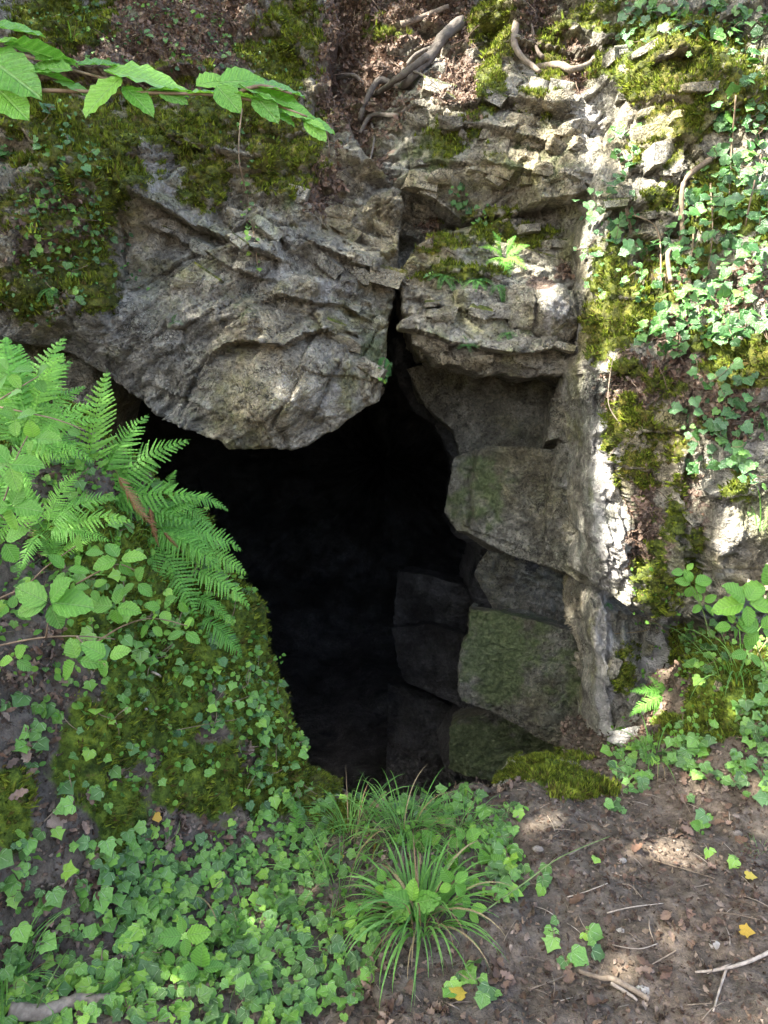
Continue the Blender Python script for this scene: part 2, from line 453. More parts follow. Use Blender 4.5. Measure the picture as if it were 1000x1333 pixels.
def mat_leaf(name, cols, vein=(.3, .38, .16), kind='ovate', trans=.3, rough=.42, spec=.5, veinamt=.5):
    m = NT(name)
    r = m.math('FRACT', m.math('ADD', m.attr('rnd'), m.math('MULTIPLY', m.n('ObjectInfo').outputs['Random'], 7.31)))
    n = len(cols); c = m.ramp(r, [((i + .5) / n, cc) for i, cc in enumerate(cols)])
    uv = m.n('UVMap'); sp = m.n('SeparateXYZ'); m.set(sp, 0, uv.outputs[0])
    x, y = sp.outputs[0], sp.outputs[1]; ax = m.math('ABSOLUTE', x)
    if kind == 'ivy':
        an = m.math('ARCTAN2', x, m.math('ADD', y, .02))
        co5 = m.math('COSINE', m.math('MULTIPLY', an, 5.2))
        v = m.mr(co5, .93, .995)
        v = m.math('MULTIPLY', v, m.mr(m.math('ADD', m.math('MULTIPLY', x, x), m.math('MULTIPLY', y, y)), .5, .05))
    elif kind == 'blade':
        v = m.mr(ax, .02, .0, 0, .5)
    else:
        sv = m.math('FRACT', m.math('MULTIPLY', m.math('SUBTRACT', y, m.math('MULTIPLY', ax, .75)), 8.0))
        rib = m.mr(m.math('ABSOLUTE', m.math('SUBTRACT', sv, .5)), .5, .1, .80, 1.06)
        cc_ = m.n('Combine' + 'XYZ')
        for q_ in range(3): m.set(cc_, q_, rib)
        c = m.mix(1.0, c, cc_.outputs[0], 'MULTIPLY')
        v = m.math('MAXIMUM', m.mr(ax, .03, .008), m.math('MULTIPLY', m.mr(m.math('ABSOLUTE', m.math('SUBTRACT', sv, .5)), .12, .02), .6))
    nz = m.noise(m.n('TexCoord').outputs['Object'], 40, 3)
    c = m.mix(m.mr(nz, .35, .62, 0, .6), c, m.mix(1.0, c, (.62, .66, .6), 'MULTIPLY'))
    c = m.mix(m.math('MULTIPLY', v, veinamt), c, vein)
    b = m.bump(m.math('ADD', m.math('MULTIPLY', v, -1.0), m.math('MULTIPLY', m.noise(m.n('UVMap').outputs[0], 9, 3), 1.2)), .7, .006)
    tc = m.mix(1.0, c, (1.25, 1.35, .55), 'MULTIPLY')
    return m.fin(c, rough, b, spec, trans, tc)

def mat_simple(name, cols, rough=.8, scale=30, bump=.5, spec=.25, trans=0, dist=.004):
    m = NT(name); co = m.n('TexCoord').outputs['Object']
    r = m.math('FRACT', m.math('ADD', m.attr('rnd'), m.math('MULTIPLY', m.n('ObjectInfo').outputs['Random'], 7.31)))
    n = len(cols); c = m.ramp(r, [((i + .5) / n, cc) for i, cc in enumerate(cols)])
    nz = m.noise(co, scale, 5, .65)
    c = m.mix(m.mr(nz, .35, .65, 0, .75), c, m.mix(1.0, c, (.45, .43, .42), 'MULTIPLY'))
    return m.fin(c, rough, m.bump(nz, bump, dist), spec, trans)

M = {}
M['rock'] = mat_rock('limestone', tone=(1.12, 1.13, 1.09))
M['shade_dark_rock'] = mat_rock('shade_darkened_limestone', tone=(.30, .31, .34), lichen=.1)  # limestone colour darkened to carry the shade inside the cave
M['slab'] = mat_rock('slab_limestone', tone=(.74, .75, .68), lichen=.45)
M['soil'] = mat_soil('soil')
M['ivy'] = mat_leaf('ivy_leaf', [(0.094, 0.212, 0.046), (0.161, 0.341, 0.065), (0.228, 0.459, 0.069), (0.067, 0.153, 0.043), (0.336, 0.588, 0.069), (0.134, 0.282, 0.084), (0.060, 0.129, 0.038), (0.188, 0.400, 0.061)], (.42, .54, .32), 'ivy', .22, .32, .6, .75)
M['ivy_dark'] = mat_leaf('glossy_ivy_leaf', [(0.040, 0.115, 0.033), (0.058, 0.166, 0.043), (0.094, 0.230, 0.050), (0.050, 0.130, 0.050), (0.130, 0.288, 0.056)], (.28, .42, .2), 'ivy', .2, .24, .7, .4)
M['beech'] = mat_leaf('broad_leaf', [(0.149, 0.378, 0.054), (0.218, 0.483, 0.077), (0.127, 0.315, 0.063), (0.276, 0.546, 0.090)], (.34, .5, .22), 'ovate', .38, .4, .45, .4)
M['herb'] = mat_leaf('herb_leaf', [(.18, .42, .06), (.14, .34, .06), (.26, .52, .07)], (.34, .5, .2), 'ovate', .35, .45, .4, .35)
M['fern'] = mat_leaf('fern_leaf', [(.13, .34, .05), (.18, .44, .07), (.25, .52, .08)], (.2, .3, .1), 'none', .35, .5, .35, 0)
M['small_fern'] = mat_leaf('polypody_leaf', [(.07, .2, .05), (.1, .26, .06)], (.2, .3, .1), 'none', .3, .5, .35, 0)
M['grass'] = mat_leaf('grass_blade', [(.13, .30, .055), (.18, .40, .07), (.24, .46, .11), (.14, .32, .08)], (.25, .4, .18), 'blade', .3, .45, .4, .3)
M['drygrass'] = mat_simple('dry_blade', [(.34, .25, .12), (.42, .34, .18), (.26, .17, .09)], .7, 60, .2, trans=.2)
M['moss'] = mat_simple('moss_tuft', [(.05, .075, .012), (.13, .18, .020), (.30, .36, .04), (.08, .115, .016), (.12, .09, .03), (.20, .25, .03)], .9, 40, .2, .1, trans=.25)
M['deadleaf'] = mat_simple('dead_leaf', [(.13, .08, .052), (.22, .145, .10), (.08, .05, .036), (.36, .27, .20), (.17, .10, .065), (.28, .19, .14)], .7, 55, .5, .3, trans=.12)
M['litter'] = mat_simple('litter', [(0.057, 0.037, 0.025), (0.107, 0.075, 0.053), (0.197, 0.150, 0.110), (0.041, 0.029, 0.021), (0.139, 0.088, 0.062), (0.246, 0.194, 0.150)], .85, 60, .4, .2)
M['yellowleaf'] = mat_simple('yellow_leaf', [(.65, .50, .08), (.60, .36, .06), (.68, .60, .12)], .6, 50, .3, trans=.3)
M['bark'] = mat_simple('bark', [(.15, .12, .095), (.20, .165, .13)], .9, 22, 1.0, .2, dist=.01)
M['root'] = mat_simple('root_bark', [(.11, .095, .08), (.15, .13, .11)], .85, 26, 1.0, .25, dist=.01)
M['stick'] = mat_simple('stick', [(.22, .17, .12), (.34, .28, .21), (.12, .085, .06), (.42, .36, .29)], .85, 45, .8, .2)
M['stem'] = mat_simple('green_stem', [(.14, .24, .06), (.2, .26, .09)], .6, 40, .3, .3)
M['twig'] = mat_simple('twig_bark', [(.2, .14, .09), (.27, .2, .13)], .7, 40, .4, .3)
M['dryfern'] = mat_simple('dry_fern', [(.24, .11, .05), (.17, .075, .035), (.31, .16, .08)], .8, 50, .3)
M['stone'] = mat_simple('loose_stone', [(.3, .27, .23), (.42, .39, .34), (.22, .19, .16)], .8, 28, .8, .3, dist=.006)
# ------------------------------------------------------------------ ground
def lip_y(X):
    return np.interp(X, [-2.6, -1.4, -1.0, -.6, -.3, 0, .3, .45, .7, .8, .92, 1.1], [3.1, 3.0, 2.9, 2.82, 2.80, 2.76, 2.80, 2.85, 3.0, 3.2, 3.6, 4.6])

def ground_z(X, Y, detail=True):
    t = X + .60 * np.clip(2.80 - Y, 0, 3)
    Zb = np.interp(t, [-3.2, -2.2, -1.5, -1.15, -1.0, -.85, -.62, -.52, -.44, -.36, -.28, -.15, 3],
                      [2.1, 1.8, 1.58, 1.46, 1.38, 1.22, .92, .72, .45, .20, .04, -.03, -.06])
    Z = Zb + .03 * (X > 0)
    Z = Z - .20 * sstep(2.95, 3.4, Y) * (1 - sstep(1.15, 1.4, X)) * sstep(.6, .8, X)
    Z = Z + .46 * np.exp(-(((X - 1.62) / .42) ** 2 + ((Y - 3.25) / .42) ** 2)) + .10 * sstep(1.0, 2.0, X) * sstep(2.0, 3.2, Y)
    bank = sstep(-.05, .35, Zb)
    z0 = X * 0
    if detail:
        Z = Z + .05 * fbm(X, Y, z0, 1.7, 3, 3) + .018 * fbm(X, Y, z0, 8, 4, 4) + .006 * fbm(X, Y, z0, 40, 3, 5)
        Z = Z + bank * (.09 * fbm(X, Y, z0, 4.2, 3, 8))
    ly = lip_y(X) + (.05 * fbm(X, z0, z0, 4, 3, 9) if detail else 0)
    over = np.clip(Y - ly, 0, None)
    Z = Z - .05 * sstep(-.12, 0, Y - ly) - np.where(over < .09, over ** 2 * 12, .097 + (over - .09) * 4.2)
    Z = Z - (over > 0) * .05 * fbm(X, Y, Z, 6, 3, 14)
    return np.maximum(Z, -2.6 + .1 * fbm(X, Y, z0, 2, 3, 21))

def build_ground():
    st = .0085
    xs = np.arange(-2.6, 2.7, st); ys = np.arange(.9, 3.95, st)
    X, Y = np.meshgrid(xs, ys)
    Z = ground_z(X, Y)
    P = np.stack([X, Y, Z], 2); N = grid_normals(P)
    steep = (1 - np.clip(N[..., 2], 0, 1))
    # push steep parts sideways with 3-D noise so the bank is knobbly, not combed
    k = .05 * fbm(X, Y, Z, 5.5, 4, 30) + .014 * fbm(X, Y, Z, 22, 3, 31)
    P = P + N * (k * sstep(.1, .5, steep))[..., None]
    N = grid_normals(P)
    n = X.size; idx = np.arange(n).reshape(X.shape)
    F = np.stack([idx[:-1, :-1], idx[:-1, 1:], idx[1:, 1:], idx[1:, :-1]], 2).reshape(-1, 4)
    V = P.reshape(-1, 3); NN = N.reshape(-1, 3)
    px, py, _ = proj(V)
    nz = fbm(V[:, 0], V[:, 1], V[:, 2], 6, 4, 15); nz2 = fbm(V[:, 0], V[:, 1], V[:, 2], 20, 3, 16)
    mb = [(210, 900, 75, 110), (130, 950, 60, 50), (160, 740, 70, 60), (260, 1010, 80, 50, .9), (340, 1030, 90, 45, .9), (170, 830, 80, 80, .9), (230, 780, 50, 60, .8), (100, 1000, 50, 60, .6), (20, 560, 60, 60, .6), (110, 690, 60, 60, .8),
          (300, 880, 45, 90, .75), (320, 850, 30, 80, .8), (290, 760, 30, 60, .8), (360, 960, 40, 60, .8), (20, 1040, 30, 60, .8), (160, 1070, 40, 60, .8), (700, 1000, 60, 25, .9), (760, 1025, 40, 18, .8), (960, 900, 60, 70, 1.1), (900, 960, 50, 40, .6), (450, 1060, 60, 25, .5)]
    moss = blobs(px, py, mb); moss = np.clip(moss * 1.3 + (nz * .45 + nz2 * .25) * np.clip(moss * 3, 0, 1), 0, 1)
    moss = np.maximum(moss, np.clip(.95 * (V[:, 1] > lip_y(V[:, 0]) - .10) * (V[:, 0] < -.18) * (V[:, 2] > -.6) + nz * .25, 0, 1) * (V[:, 1] > lip_y(V[:, 0]) - .10) * (V[:, 0] < -.18))
    pale = blobs(px, py, [(720, 1095, 45, 10, .3)]); pale = np.clip(pale + nz2 * .5 * np.clip(pale * 3, 0, 1), 0, 1)  # faint sun patch painted into the path colour
    rock = np.clip(sstep(.4, .8, 1 - NN[:, 2]) * .8 + nz * .4, 0, 1) * (V[:, 1] > lip_y(V[:, 0]) + .35)
    V = V + NN * (sstep(.45, .8, moss) * (.012 + .012 * nz2))[:, None]
    A = dict(moss=moss, pale=pale, rock=rock, litter=moss * 0)
    me = make_mesh('ground', V, F, A, smooth=True)
    link('ground', me, M['soil'], kind='structure')
    SURF.append(dict(name='ground', P=V, N=NN, A=A, px=px, py=py, front=np.ones(n, bool)))
    # the woodland floor goes on behind and to the sides
    xs = np.linspace(-60, 60, 90); ys = np.concatenate([np.linspace(-60, 0, 50), [.92]])
    X, Y = np.meshgrid(xs, ys); Z = ground_z(X, np.maximum(Y, .9), False) * np.exp(-np.abs(Y - .9) * .15) - .03 + .2 * fbm(X, Y, X * 0, .2, 2, 3) * sstep(0, 6, .9 - Y)
    idx = np.arange(X.size).reshape(X.shape)
    F = np.stack([idx[:-1, :-1], idx[:-1, 1:], idx[1:, 1:], idx[1:, :-1]], 2).reshape(-1, 4)
    V = np.stack([X, Y, Z], 2).reshape(-1, 3)
    link('woodland_floor', make_mesh('woodland_floor', V, F, smooth=True), M['soil'], kind='structure')
build_ground()

# ------------------------------------------------------------------ cave interior
def build_cave():
    nu, nv = 200, 150
    U, Vv = np.meshgrid(np.linspace(0, 2 * math.pi, nu), np.linspace(-.01, math.pi / 2, nv))
    cx, cy, cz = 0.0, 4.75, .15
    cu = np.cos(U); su = np.sin(U)
    r = 1 + .09 * fbm(cu * 2, su * 2, Vv * 2, 1.2, 4, 40) + .05 * fbm(cu * 2, su * 2, Vv * 2, 4, 4, 41)
    X = cx + 3.4 * cu * np.cos(Vv) * r; Z = cz + 2.45 * su * np.cos(Vv) * r
    Y = cy + 7.5 * np.sin(Vv) * r + 1.2 * sstep(.9, 1.5, Vv) * vnoise(X * .8 + 3, Z * .8, X * 0, 46)
    Z = np.maximum(Z, -2.3 + .08 * fbm(X, Y, X * 0, 3, 3, 44))
    idx = np.arange(X.size).reshape(X.shape)
    F = np.stack([idx[:-1, :-1], idx[:-1, 1:], idx[1:, 1:], idx[1:, :-1]], 2).reshape(-1, 4)
    P = np.stack([X, Y, Z], 2).reshape(-1, 3)
    link('cave_interior', make_mesh('cave_interior', P, F, dict(moss=np.zeros(len(P)), litter=np.zeros(len(P)), pale=np.zeros(len(P)), green=np.zeros(len(P))), smooth=True), M['shade_dark_rock'], kind='structure')
build_cave()

# ------------------------------------------------------------------ cliff
R = M['rock']
# upper rock face behind everything
cliff = rock_mass('cliff', [(380, -90, 5.2), (560, -90, 5.1), (700, -90, 4.9), (860, -90, 4.6), (1130, -90, 4.2), (1130, 320, 3.9), (900, 520, 4.1), (790, 530, 4.15), (700, 480, 4.15), (600, 470, 4.2), (548, 470, 4.2), (530, 420, 4.3), (512, 360, 4.4), (470, 330, 4.7), (400, 200, 5.0)],
    [(560, 60, 4.75), (560, 130, 4.45), (650, 60, 4.55), (650, 135, 4.15), (600, 200, 4.15), (650, 250, 4.05), (560, 240, 4.2), (560, 300, 4.45), (640, 285, 4.35), (740, 230, 4.0), (740, 60, 4.4), (840, 60, 4.1), (840, 150, 3.95), (900, 260, 3.8), (960, 100, 3.9), (530, 330, 4.5), (450, 100, 4.85), (560, 0, 5.0)],
    R, seed=11, big=.10, mid=.08, small=.024, bed=-.25, sc=(.42, .22), back=.5, edge=.06,
    lines=[([(520, 236, 4.2), (560, 262, 4.2), (610, 282, 4.1), (660, 278, 4.1), (715, 262, 4.1), (765, 262, 4.0)], .17, .10),
           ([(560, 128, 4.3), (600, 140, 4.2), (650, 128, 4.2), (700, 142, 4.15), (760, 150, 4.0)], .07, .07),
           ([(560, 160, 4.2), (620, 165, 4.2), (680, 182, 4.15), (730, 190, 4.0)], .06, .05),
           ([(535, 208, 4.2), (600, 214, 4.2), (660, 226, 4.1), (720, 220, 4.0)], .05, .05),
           ([(780, 150, 3.9), (850, 165, 3.9), (950, 150, 3.8)], .07, .08),
           ([(640, 40, 4.5), (760, 60, 4.3), (850, 50, 4.2)], .08, .1)],
    moss=[(645, 40, 26, 45, 1), (638, 110, 14, 36, 1), (720, 70, 20, 50, .6), (835, 55, 40, 45, 1), (830, 90, 50, 40, .8), (880, 130, 60, 50, .9), (950, 90, 70, 60, .9), (780, 20, 60, 30, .5), (600, 180, 60, 40, .35), (930, 230, 60, 60, .8), (690, 130, 40, 30, .4), (640, 290, 60, 14, .6), (840, 260, 40, 25, .9), (500, 40, 30, 20, .5)],
    litter=[(480, 60, 60, 90, 1), (560, 0, 60, 50, .9), (600, 100, 30, 60, .7), (700, 30, 50, 50, .6), (740, 80, 30, 40, .7), (560, 305, 20, 15, .8), (440, 180, 50, 70, 1), (470, 250, 40, 50, .7)],
    pale=[(770, 160, 30, 30, .4)],
    green=[(560, 200, 60, 60, .4), (700, 200, 60, 60, .4)])

# the overhanging left rock
overhang = rock_mass('cliff_overhang', [(-110, -90, 4.3), (200, -90, 4.8), (420, -90, 5.0), (436, 60, 4.75), (432, 120, 4.55), (470, 190, 4.35), (524, 240, 4.15), (520, 300, 4.08), (513, 365, 4.0), (504, 430, 3.9), (500, 480, 3.85), (494, 522, 3.8), (470, 536, 3.75), (447, 552, 3.7), (420, 568, 3.66), (398, 583, 3.62), (378, 589, 3.6), (340, 586, 3.6), (299, 586, 3.6), (291, 572, 3.65), (262, 563, 3.7), (232, 553, 3.72), (205, 543, 3.78), (180, 520, 3.8), (150, 500, 3.8), (120, 478, 3.78), (90, 462, 3.7), (60, 450, 3.65), (-110, 445, 3.4)],
    [(0, 300, 3.35), (90, 390, 3.42), (130, 400, 3.45), (165, 380, 3.72), (170, 300, 3.75), (120, 250, 3.5), (230, 300, 3.75), (250, 200, 3.95), (300, 100, 4.3), (330, 540, 3.46), (380, 520, 3.46), (300, 470, 3.62), (380, 430, 3.62), (340, 400, 3.62), (250, 400, 3.66), (450, 380, 3.82), (450, 480, 3.68), (200, 470, 3.72), (0, 100, 3.9), (430, 240, 4.15), (490, 300, 4.05), (400, 150, 4.4), (200, 120, 4.2)],
    R, seed=23, big=.11, mid=.072, small=.020, bed=.42, sc=(.48, .22), back=.9, edge=.05, rnd=.03,
    soft=[(370, 515, 75, 45, .95), (440, 520, 45, 35, .7), (180, 350, 40, 60, .5), (330, 490, 60, 30, .9), (130, 470, 50, 25, .7)],
    lines=[([(160, 238, 3.8), (190, 262, 3.8), (225, 282, 3.8), (262, 296, 3.8), (300, 312, 3.8), (345, 335, 3.8), (380, 345, 3.8)], .11, .10),
           ([(165, 290, 3.8), (215, 300, 3.8), (262, 325, 3.75), (310, 352, 3.75), (370, 372, 3.8)], .05, .07),
           ([(262, 482, 3.6), (278, 462, 3.6), (300, 450, 3.6), (330, 448, 3.6), (372, 450, 3.6), (396, 432, 3.65), (420, 428, 3.7), (470, 440, 3.7)], .10, .10),
           ([(330, 395, 3.7), (370, 385, 3.7), (410, 395, 3.75), (450, 402, 3.8), (500, 430, 3.85)], .06, .07),
           ([(395, 315, 3.9), (440, 335, 3.9), (490, 355, 3.95), (515, 372, 4.0)], .06, .06),
           ([(390, 470, 3.6), (430, 490, 3.65), (495, 495, 3.8)], .03, .05),
           ([(300, 545, 3.5), (345, 548, 3.5), (365, 530, 3.5), (400, 512, 3.5)], .018, .03),
           ([(200, 150, 4.1), (240, 200, 4.0), (300, 210, 4.0), (360, 215, 4.1)], .06, .08),
           ([(0, 100, 3.9), (120, 105, 4.1), (260, 112, 4.25), (380, 125, 4.3)], .12, .12),
           ([(190, 500, 3.75), (240, 520, 3.7), (290, 540, 3.6)], .05, .06)],
    grooves=[([(160, 270, 3.8), (150, 330, 3.7), (150, 380, 3.65), (140, 430, 3.6)], -.12, .07),
             ([(262, 475, 3.6), (245, 500, 3.6), (232, 540, 3.7)], -.04, .05),
             ([(185, 432, 3.7), (165, 480, 3.75)], -.02, .03), ([(402, 480, 3.6), (378, 520, 3.55), (345, 575, 3.55)], .035, .05), ([(440, 470, 3.7), (415, 520, 3.6), (390, 570, 3.6)], -.03, .05),
             ([(405, 120, 4.4), (412, 230, 4.2), (418, 300, 4.0)], -.05, .06)],
    moss=[(30, 390, 55, 40, 1), (115, 370, 32, 60, 1.1), (70, 330, 60, 40, .7), (140, 250, 30, 60, .8), (160, 190, 50, 60, .75), (270, 160, 70, 30, .85), (272, 230, 34, 40, 1), (220, 170, 60, 30, .8), (380, 190, 50, 50, .6), (100, 215, 80, 50, .7), (50, 150, 80, 40, .7), (370, 60, 50, 70, .85), (80, 20, 60, 40, .9), (340, 160, 60, 30, .7), (30, 270, 40, 50, .5), (350, 230, 50, 30, .5), (210, 100, 60, 20, .5)],
    litter=[(70, 320, 70, 110, .8), (190, 60, 120, 60, .95), (330, 30, 60, 60, .6), (440, 80, 30, 80, 1), (250, 20, 120, 50, .9), (420, 230, 30, 60, .5), (60, 60, 60, 30, .6)],
    pale=[(215, 245, 28, 12, .5), (440, 370, 40, 40, .25), (400, 520, 80, 50, .25), (330, 460, 60, 60, .2)],
    green=[(480, 470, 25, 40, .5), (300, 400, 40, 30, .3), (350, 250, 90, 60, .3)])

# the ledge over the right half of the mouth
ledge = rock_mass('cliff_ledge', [(521, 372, 4.02), (526, 345, 4.0), (545, 318, 4.1), (580, 300, 4.15), (640, 288, 4.2), (700, 284, 4.2), (768, 284, 4.2), (770, 400, 4.0), (762, 440, 3.9), (756, 484, 3.92), (725, 490, 3.92), (690, 492, 3.92), (650, 486, 3.92), (632, 490, 3.94), (600, 478, 3.95), (570, 474, 3.95), (552, 455, 3.95), (538, 448, 3.95), (533, 425, 3.93), (524, 408, 3.95)],
    [(600, 330, 4.02), (600, 372, 3.9), (600, 420, 3.83), (570, 400, 3.86), (680, 330, 4.1), (650, 380, 3.9), (650, 430, 3.82), (720, 440, 3.82), (740, 350, 4.05)],
    R, seed=37, big=.07, mid=.055, small=.016, bed=-.08, sc=(.34, .13), back=.7, edge=.04, rnd=.015,
    lines=[([(526, 392, 3.95), (560, 398, 3.9), (600, 402, 3.85), (655, 410, 3.85)], .04, .04),
           ([(530, 430, 3.9), (570, 440, 3.9), (620, 452, 3.9), (680, 458, 3.9), (750, 452, 3.95)], .13, .04),
           ([(540, 350, 4.1), (620, 365, 4.1), (660, 372, 4.1)], .035, .05)],
    moss=[(600, 358, 60, 10, .7), (650, 310, 60, 16, .8), (560, 320, 30, 14, .5), (660, 385, 14, 20, .6)], litter=[(740, 355, 20, 10, .8), (700, 365, 14, 8, .7), (560, 318, 20, 10, .6)],
    green=[(700, 430, 60, 30, .35)], pale=[(580, 380, 30, 30, .2)])
rock_mass('rock_block', [(659, 372, 3.82), (690, 360, 3.9), (718, 366, 3.86), (744, 378, 3.8), (747, 436, 3.78), (741, 449, 3.78), (716, 446, 3.78), (690, 430, 3.78), (664, 428, 3.82), (656, 400, 3.84)],
    [(700, 400, 3.62), (730, 410, 3.60), (675, 400, 3.7)], R, parent=ledge, step=.006, seed=41, big=.03, mid=.02, small=.008, sc=(.3, .3), back=.35, edge=.06, rnd=.03, pale=[(725, 400, 25, 35, .5)],
    grooves=[([(690, 372, 3.8), (692, 440, 3.75)], -.04, .05)], label='squared block jutting from the ledge', litter=[(705, 368, 14, 6, .8)])

# the tall buttress on the right
butt = rock_mass('cliff_buttress', [(815, -90, 4.4), (812, 60, 4.15), (800, 150, 4.0), (774, 215, 3.92), (766, 280, 3.84), (763, 335, 3.78), (754, 400, 3.72), (750, 475, 3.66), (757, 520, 3.62), (767, 570, 3.6), (766, 640, 3.58), (768, 700, 3.55), (776, 762, 3.5), (800, 779, 3.44), (840, 797, 3.36), (880, 802, 3.3), (925, 784, 3.22), (965, 776, 3.12), (1000, 792, 3.05), (1130, 800, 2.8), (1130, -90, 3.7)],
    [(820, 330, 3.6), (810, 430, 3.5), (850, 470, 3.4), (850, 600, 3.33), (870, 740, 3.25), (800, 650, 3.46), (900, 200, 3.65), (870, 300, 3.62), (845, 330, 3.75), (950, 330, 3.3), (960, 450, 3.12), (1000, 620, 2.98), (940, 700, 3.08), (940, 60, 3.9), (860, 100, 3.8)],
    R, seed=53, big=.09, mid=.075, small=.024, bed=1.35, sc=(.6, .2), back=.6, edge=.05, rnd=.07,
    lines=[([(775, 258, 3.8), (830, 272, 3.7), (880, 285, 3.6), (900, 280, 3.5)], .05, .05), ([(800, 320, 3.7), (830, 312, 3.7), (880, 320, 3.6)], .10, .06),
           ([(752, 478, 3.6), (790, 488, 3.5), (850, 470, 3.4)], .05, .06), ([(790, 385, 3.6), (830, 390, 3.5), (860, 385, 3.5)], .06, .05), ([(800, 560, 3.45), (860, 565, 3.35), (910, 550, 3.3)], .04, .05), ([(860, 180, 3.8), (920, 210, 3.6), (980, 200, 3.5)], .06, .06), ([(815, 110, 4.0), (850, 100, 3.95), (900, 92, 3.9)], .09, .06), ([(812, 150, 4.0), (850, 142, 3.9), (890, 150, 3.8)], .08, .05), ([(800, 190, 3.95), (840, 200, 3.8), (880, 192, 3.75)], .06, .05), ([(815, 50, 4.1), (860, 60, 4.0), (920, 50, 3.9)], .08, .06), ([(790, 235, 3.8), (840, 228, 3.75), (880, 238, 3.7)], .05, .04), ([(770, 600, 3.5), (830, 612, 3.45), (870, 600, 3.4)], .03, .04), ([(900, 650, 3.2), (960, 640, 3.1), (1000, 655, 3.0)], .04, .05)],
    grooves=[([(790, 560, 3.5), (812, 640, 3.45), (832, 700, 3.4), (842, 770, 3.36)], .05, .05), ([(775, 480, 3.6), (780, 560, 3.55), (790, 650, 3.5), (800, 760, 3.45)], .035, .03),
             ([(880, 560, 3.35), (880, 640, 3.3), (878, 760, 3.25)], -.07, .06), ([(920, 620, 3.2), (920, 700, 3.15), (925, 770, 3.15)], .07, .07), ([(915, 440, 3.2), (905, 500, 3.2), (890, 600, 3.3)], .06, .05)],
    moss=[(795, 355, 30, 40, 1.1), (810, 420, 45, 28, 1.1), (860, 350, 40, 20, .6), (850, 385, 50, 14, .8), (935, 235, 30, 30, 1), (855, 262, 22, 16, 1), (975, 465, 50, 35, 1), (860, 560, 40, 70, .65), (960, 290, 50, 40, .5), (820, 540, 30, 40, .7), (900, 590, 40, 60, .6), (855, 760, 30, 50, .8), (880, 660, 30, 60, .6), (960, 640, 30, 50, .5), (900, 330, 60, 60, .4), (790, 440, 30, 30, .6), (800, 570, 14, 20, .8), (950, 120, 60, 60, .7), (838, 60, 36, 36, 1), (850, 112, 44, 26, 1), (905, 150, 50, 40, .9), (850, 195, 30, 24, .6), (900, 60, 40, 40, .7), (930, 440, 30, 40, .6), (830, 600, 30, 50, .6), (900, 720, 24, 50, .5), (775, 450, 16, 40, .6), (815, 480, 30, 20, .7)],
    litter=[(830, 500, 50, 50, .85), (870, 430, 50, 40, .7), (850, 700, 28, 60, .9), (940, 540, 60, 60, .7), (900, 640, 30, 60, .6), (840, 640, 24, 50, .7), (890, 500, 40, 60, .7), (870, 120, 30, 40, .4), (930, 480, 40, 40, .6), (880, 360, 30, 14, .6), (950, 380, 50, 50, .6)],
    pale=[(783, 640, 14, 100, .6), (808, 720, 22, 50, .9), (798, 590, 14, 36, .7), (755, 420, 8, 90, .4), (945, 710, 20, 50, .4)])

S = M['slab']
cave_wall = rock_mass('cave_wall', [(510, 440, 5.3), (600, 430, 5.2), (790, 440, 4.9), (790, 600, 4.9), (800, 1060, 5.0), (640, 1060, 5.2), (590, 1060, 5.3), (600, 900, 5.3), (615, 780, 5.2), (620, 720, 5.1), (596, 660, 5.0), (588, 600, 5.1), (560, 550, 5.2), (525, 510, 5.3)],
    [(640, 540, 5.1), (720, 540, 4.95), (700, 700, 5.0), (700, 850, 5.1)], M['shade_dark_rock'], seed=61, big=.07, mid=.03, step=.012, bed=.2, back=.8)
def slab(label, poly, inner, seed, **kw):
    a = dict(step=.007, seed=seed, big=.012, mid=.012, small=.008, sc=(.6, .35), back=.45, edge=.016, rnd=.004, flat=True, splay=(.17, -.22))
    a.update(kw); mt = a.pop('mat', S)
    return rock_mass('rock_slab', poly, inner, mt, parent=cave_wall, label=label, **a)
slab('dim slab under the ledge', [(530, 480, 4.85), (640, 465, 4.75), (740, 470, 4.62), (745, 530, 4.6), (722, 590, 4.6), (640, 586, 4.7), (598, 590, 4.8), (590, 560, 4.82), (555, 530, 4.85)], [(660, 530, 4.7)], 63, bed=.3)
slab('broad grey slab tapering at the left', [(577, 665, 4.42), (583, 636, 4.42), (592, 593, 4.42), (612, 588, 4.34), (639, 580, 4.28), (724, 584, 4.16), (712, 650, 4.16), (711, 690, 4.16), (708, 737, 4.14), (675, 727, 4.18), (644, 714, 4.22), (612, 696, 4.28), (594, 689, 4.38)], [(617, 640, 4.30), (690, 680, 4.17)], 67, bed=-.5,
     lines=[([(580, 668, 4.4), (612, 684, 4.35), (650, 700, 4.3), (708, 722, 4.2)], .022, .010), ([(590, 620, 4.4), (650, 640, 4.3), (710, 650, 4.2)], .006, .02)], grooves=[([(617, 586, 4.3), (614, 640, 4.3), (611, 696, 4.3)], .05, .05)], green=[(625, 640, 30, 55, .75), (600, 650, 20, 30, .6), (660, 620, 40, 30, .3)])
slab('upright slab beside the buttress', [(710, 659, 4.06), (720, 600, 4.06), (727, 577, 4.05), (758, 580, 3.98), (790, 614, 3.92), (800, 770, 3.85), (774, 767, 3.92), (752, 757, 3.96), (734, 745, 4.0), (709, 736, 4.05)], [(745, 660, 4.01)], 71, bed=1.4, lines=[([(709, 728, 4.05), (745, 738, 4.0), (790, 752, 4.0)], .022, .010), ([(716, 690, 4.05), (780, 700, 4.0)], .006, .02)], pale=[(745, 660, 30, 80, .3)])
slab('small block beneath the ledge', [(711, 575, 4.06), (718, 517, 4.06), (765, 515, 3.95), (775, 584, 3.92), (745, 580, 3.98), (726, 570, 4.04)], [(745, 545, 3.99)], 73)
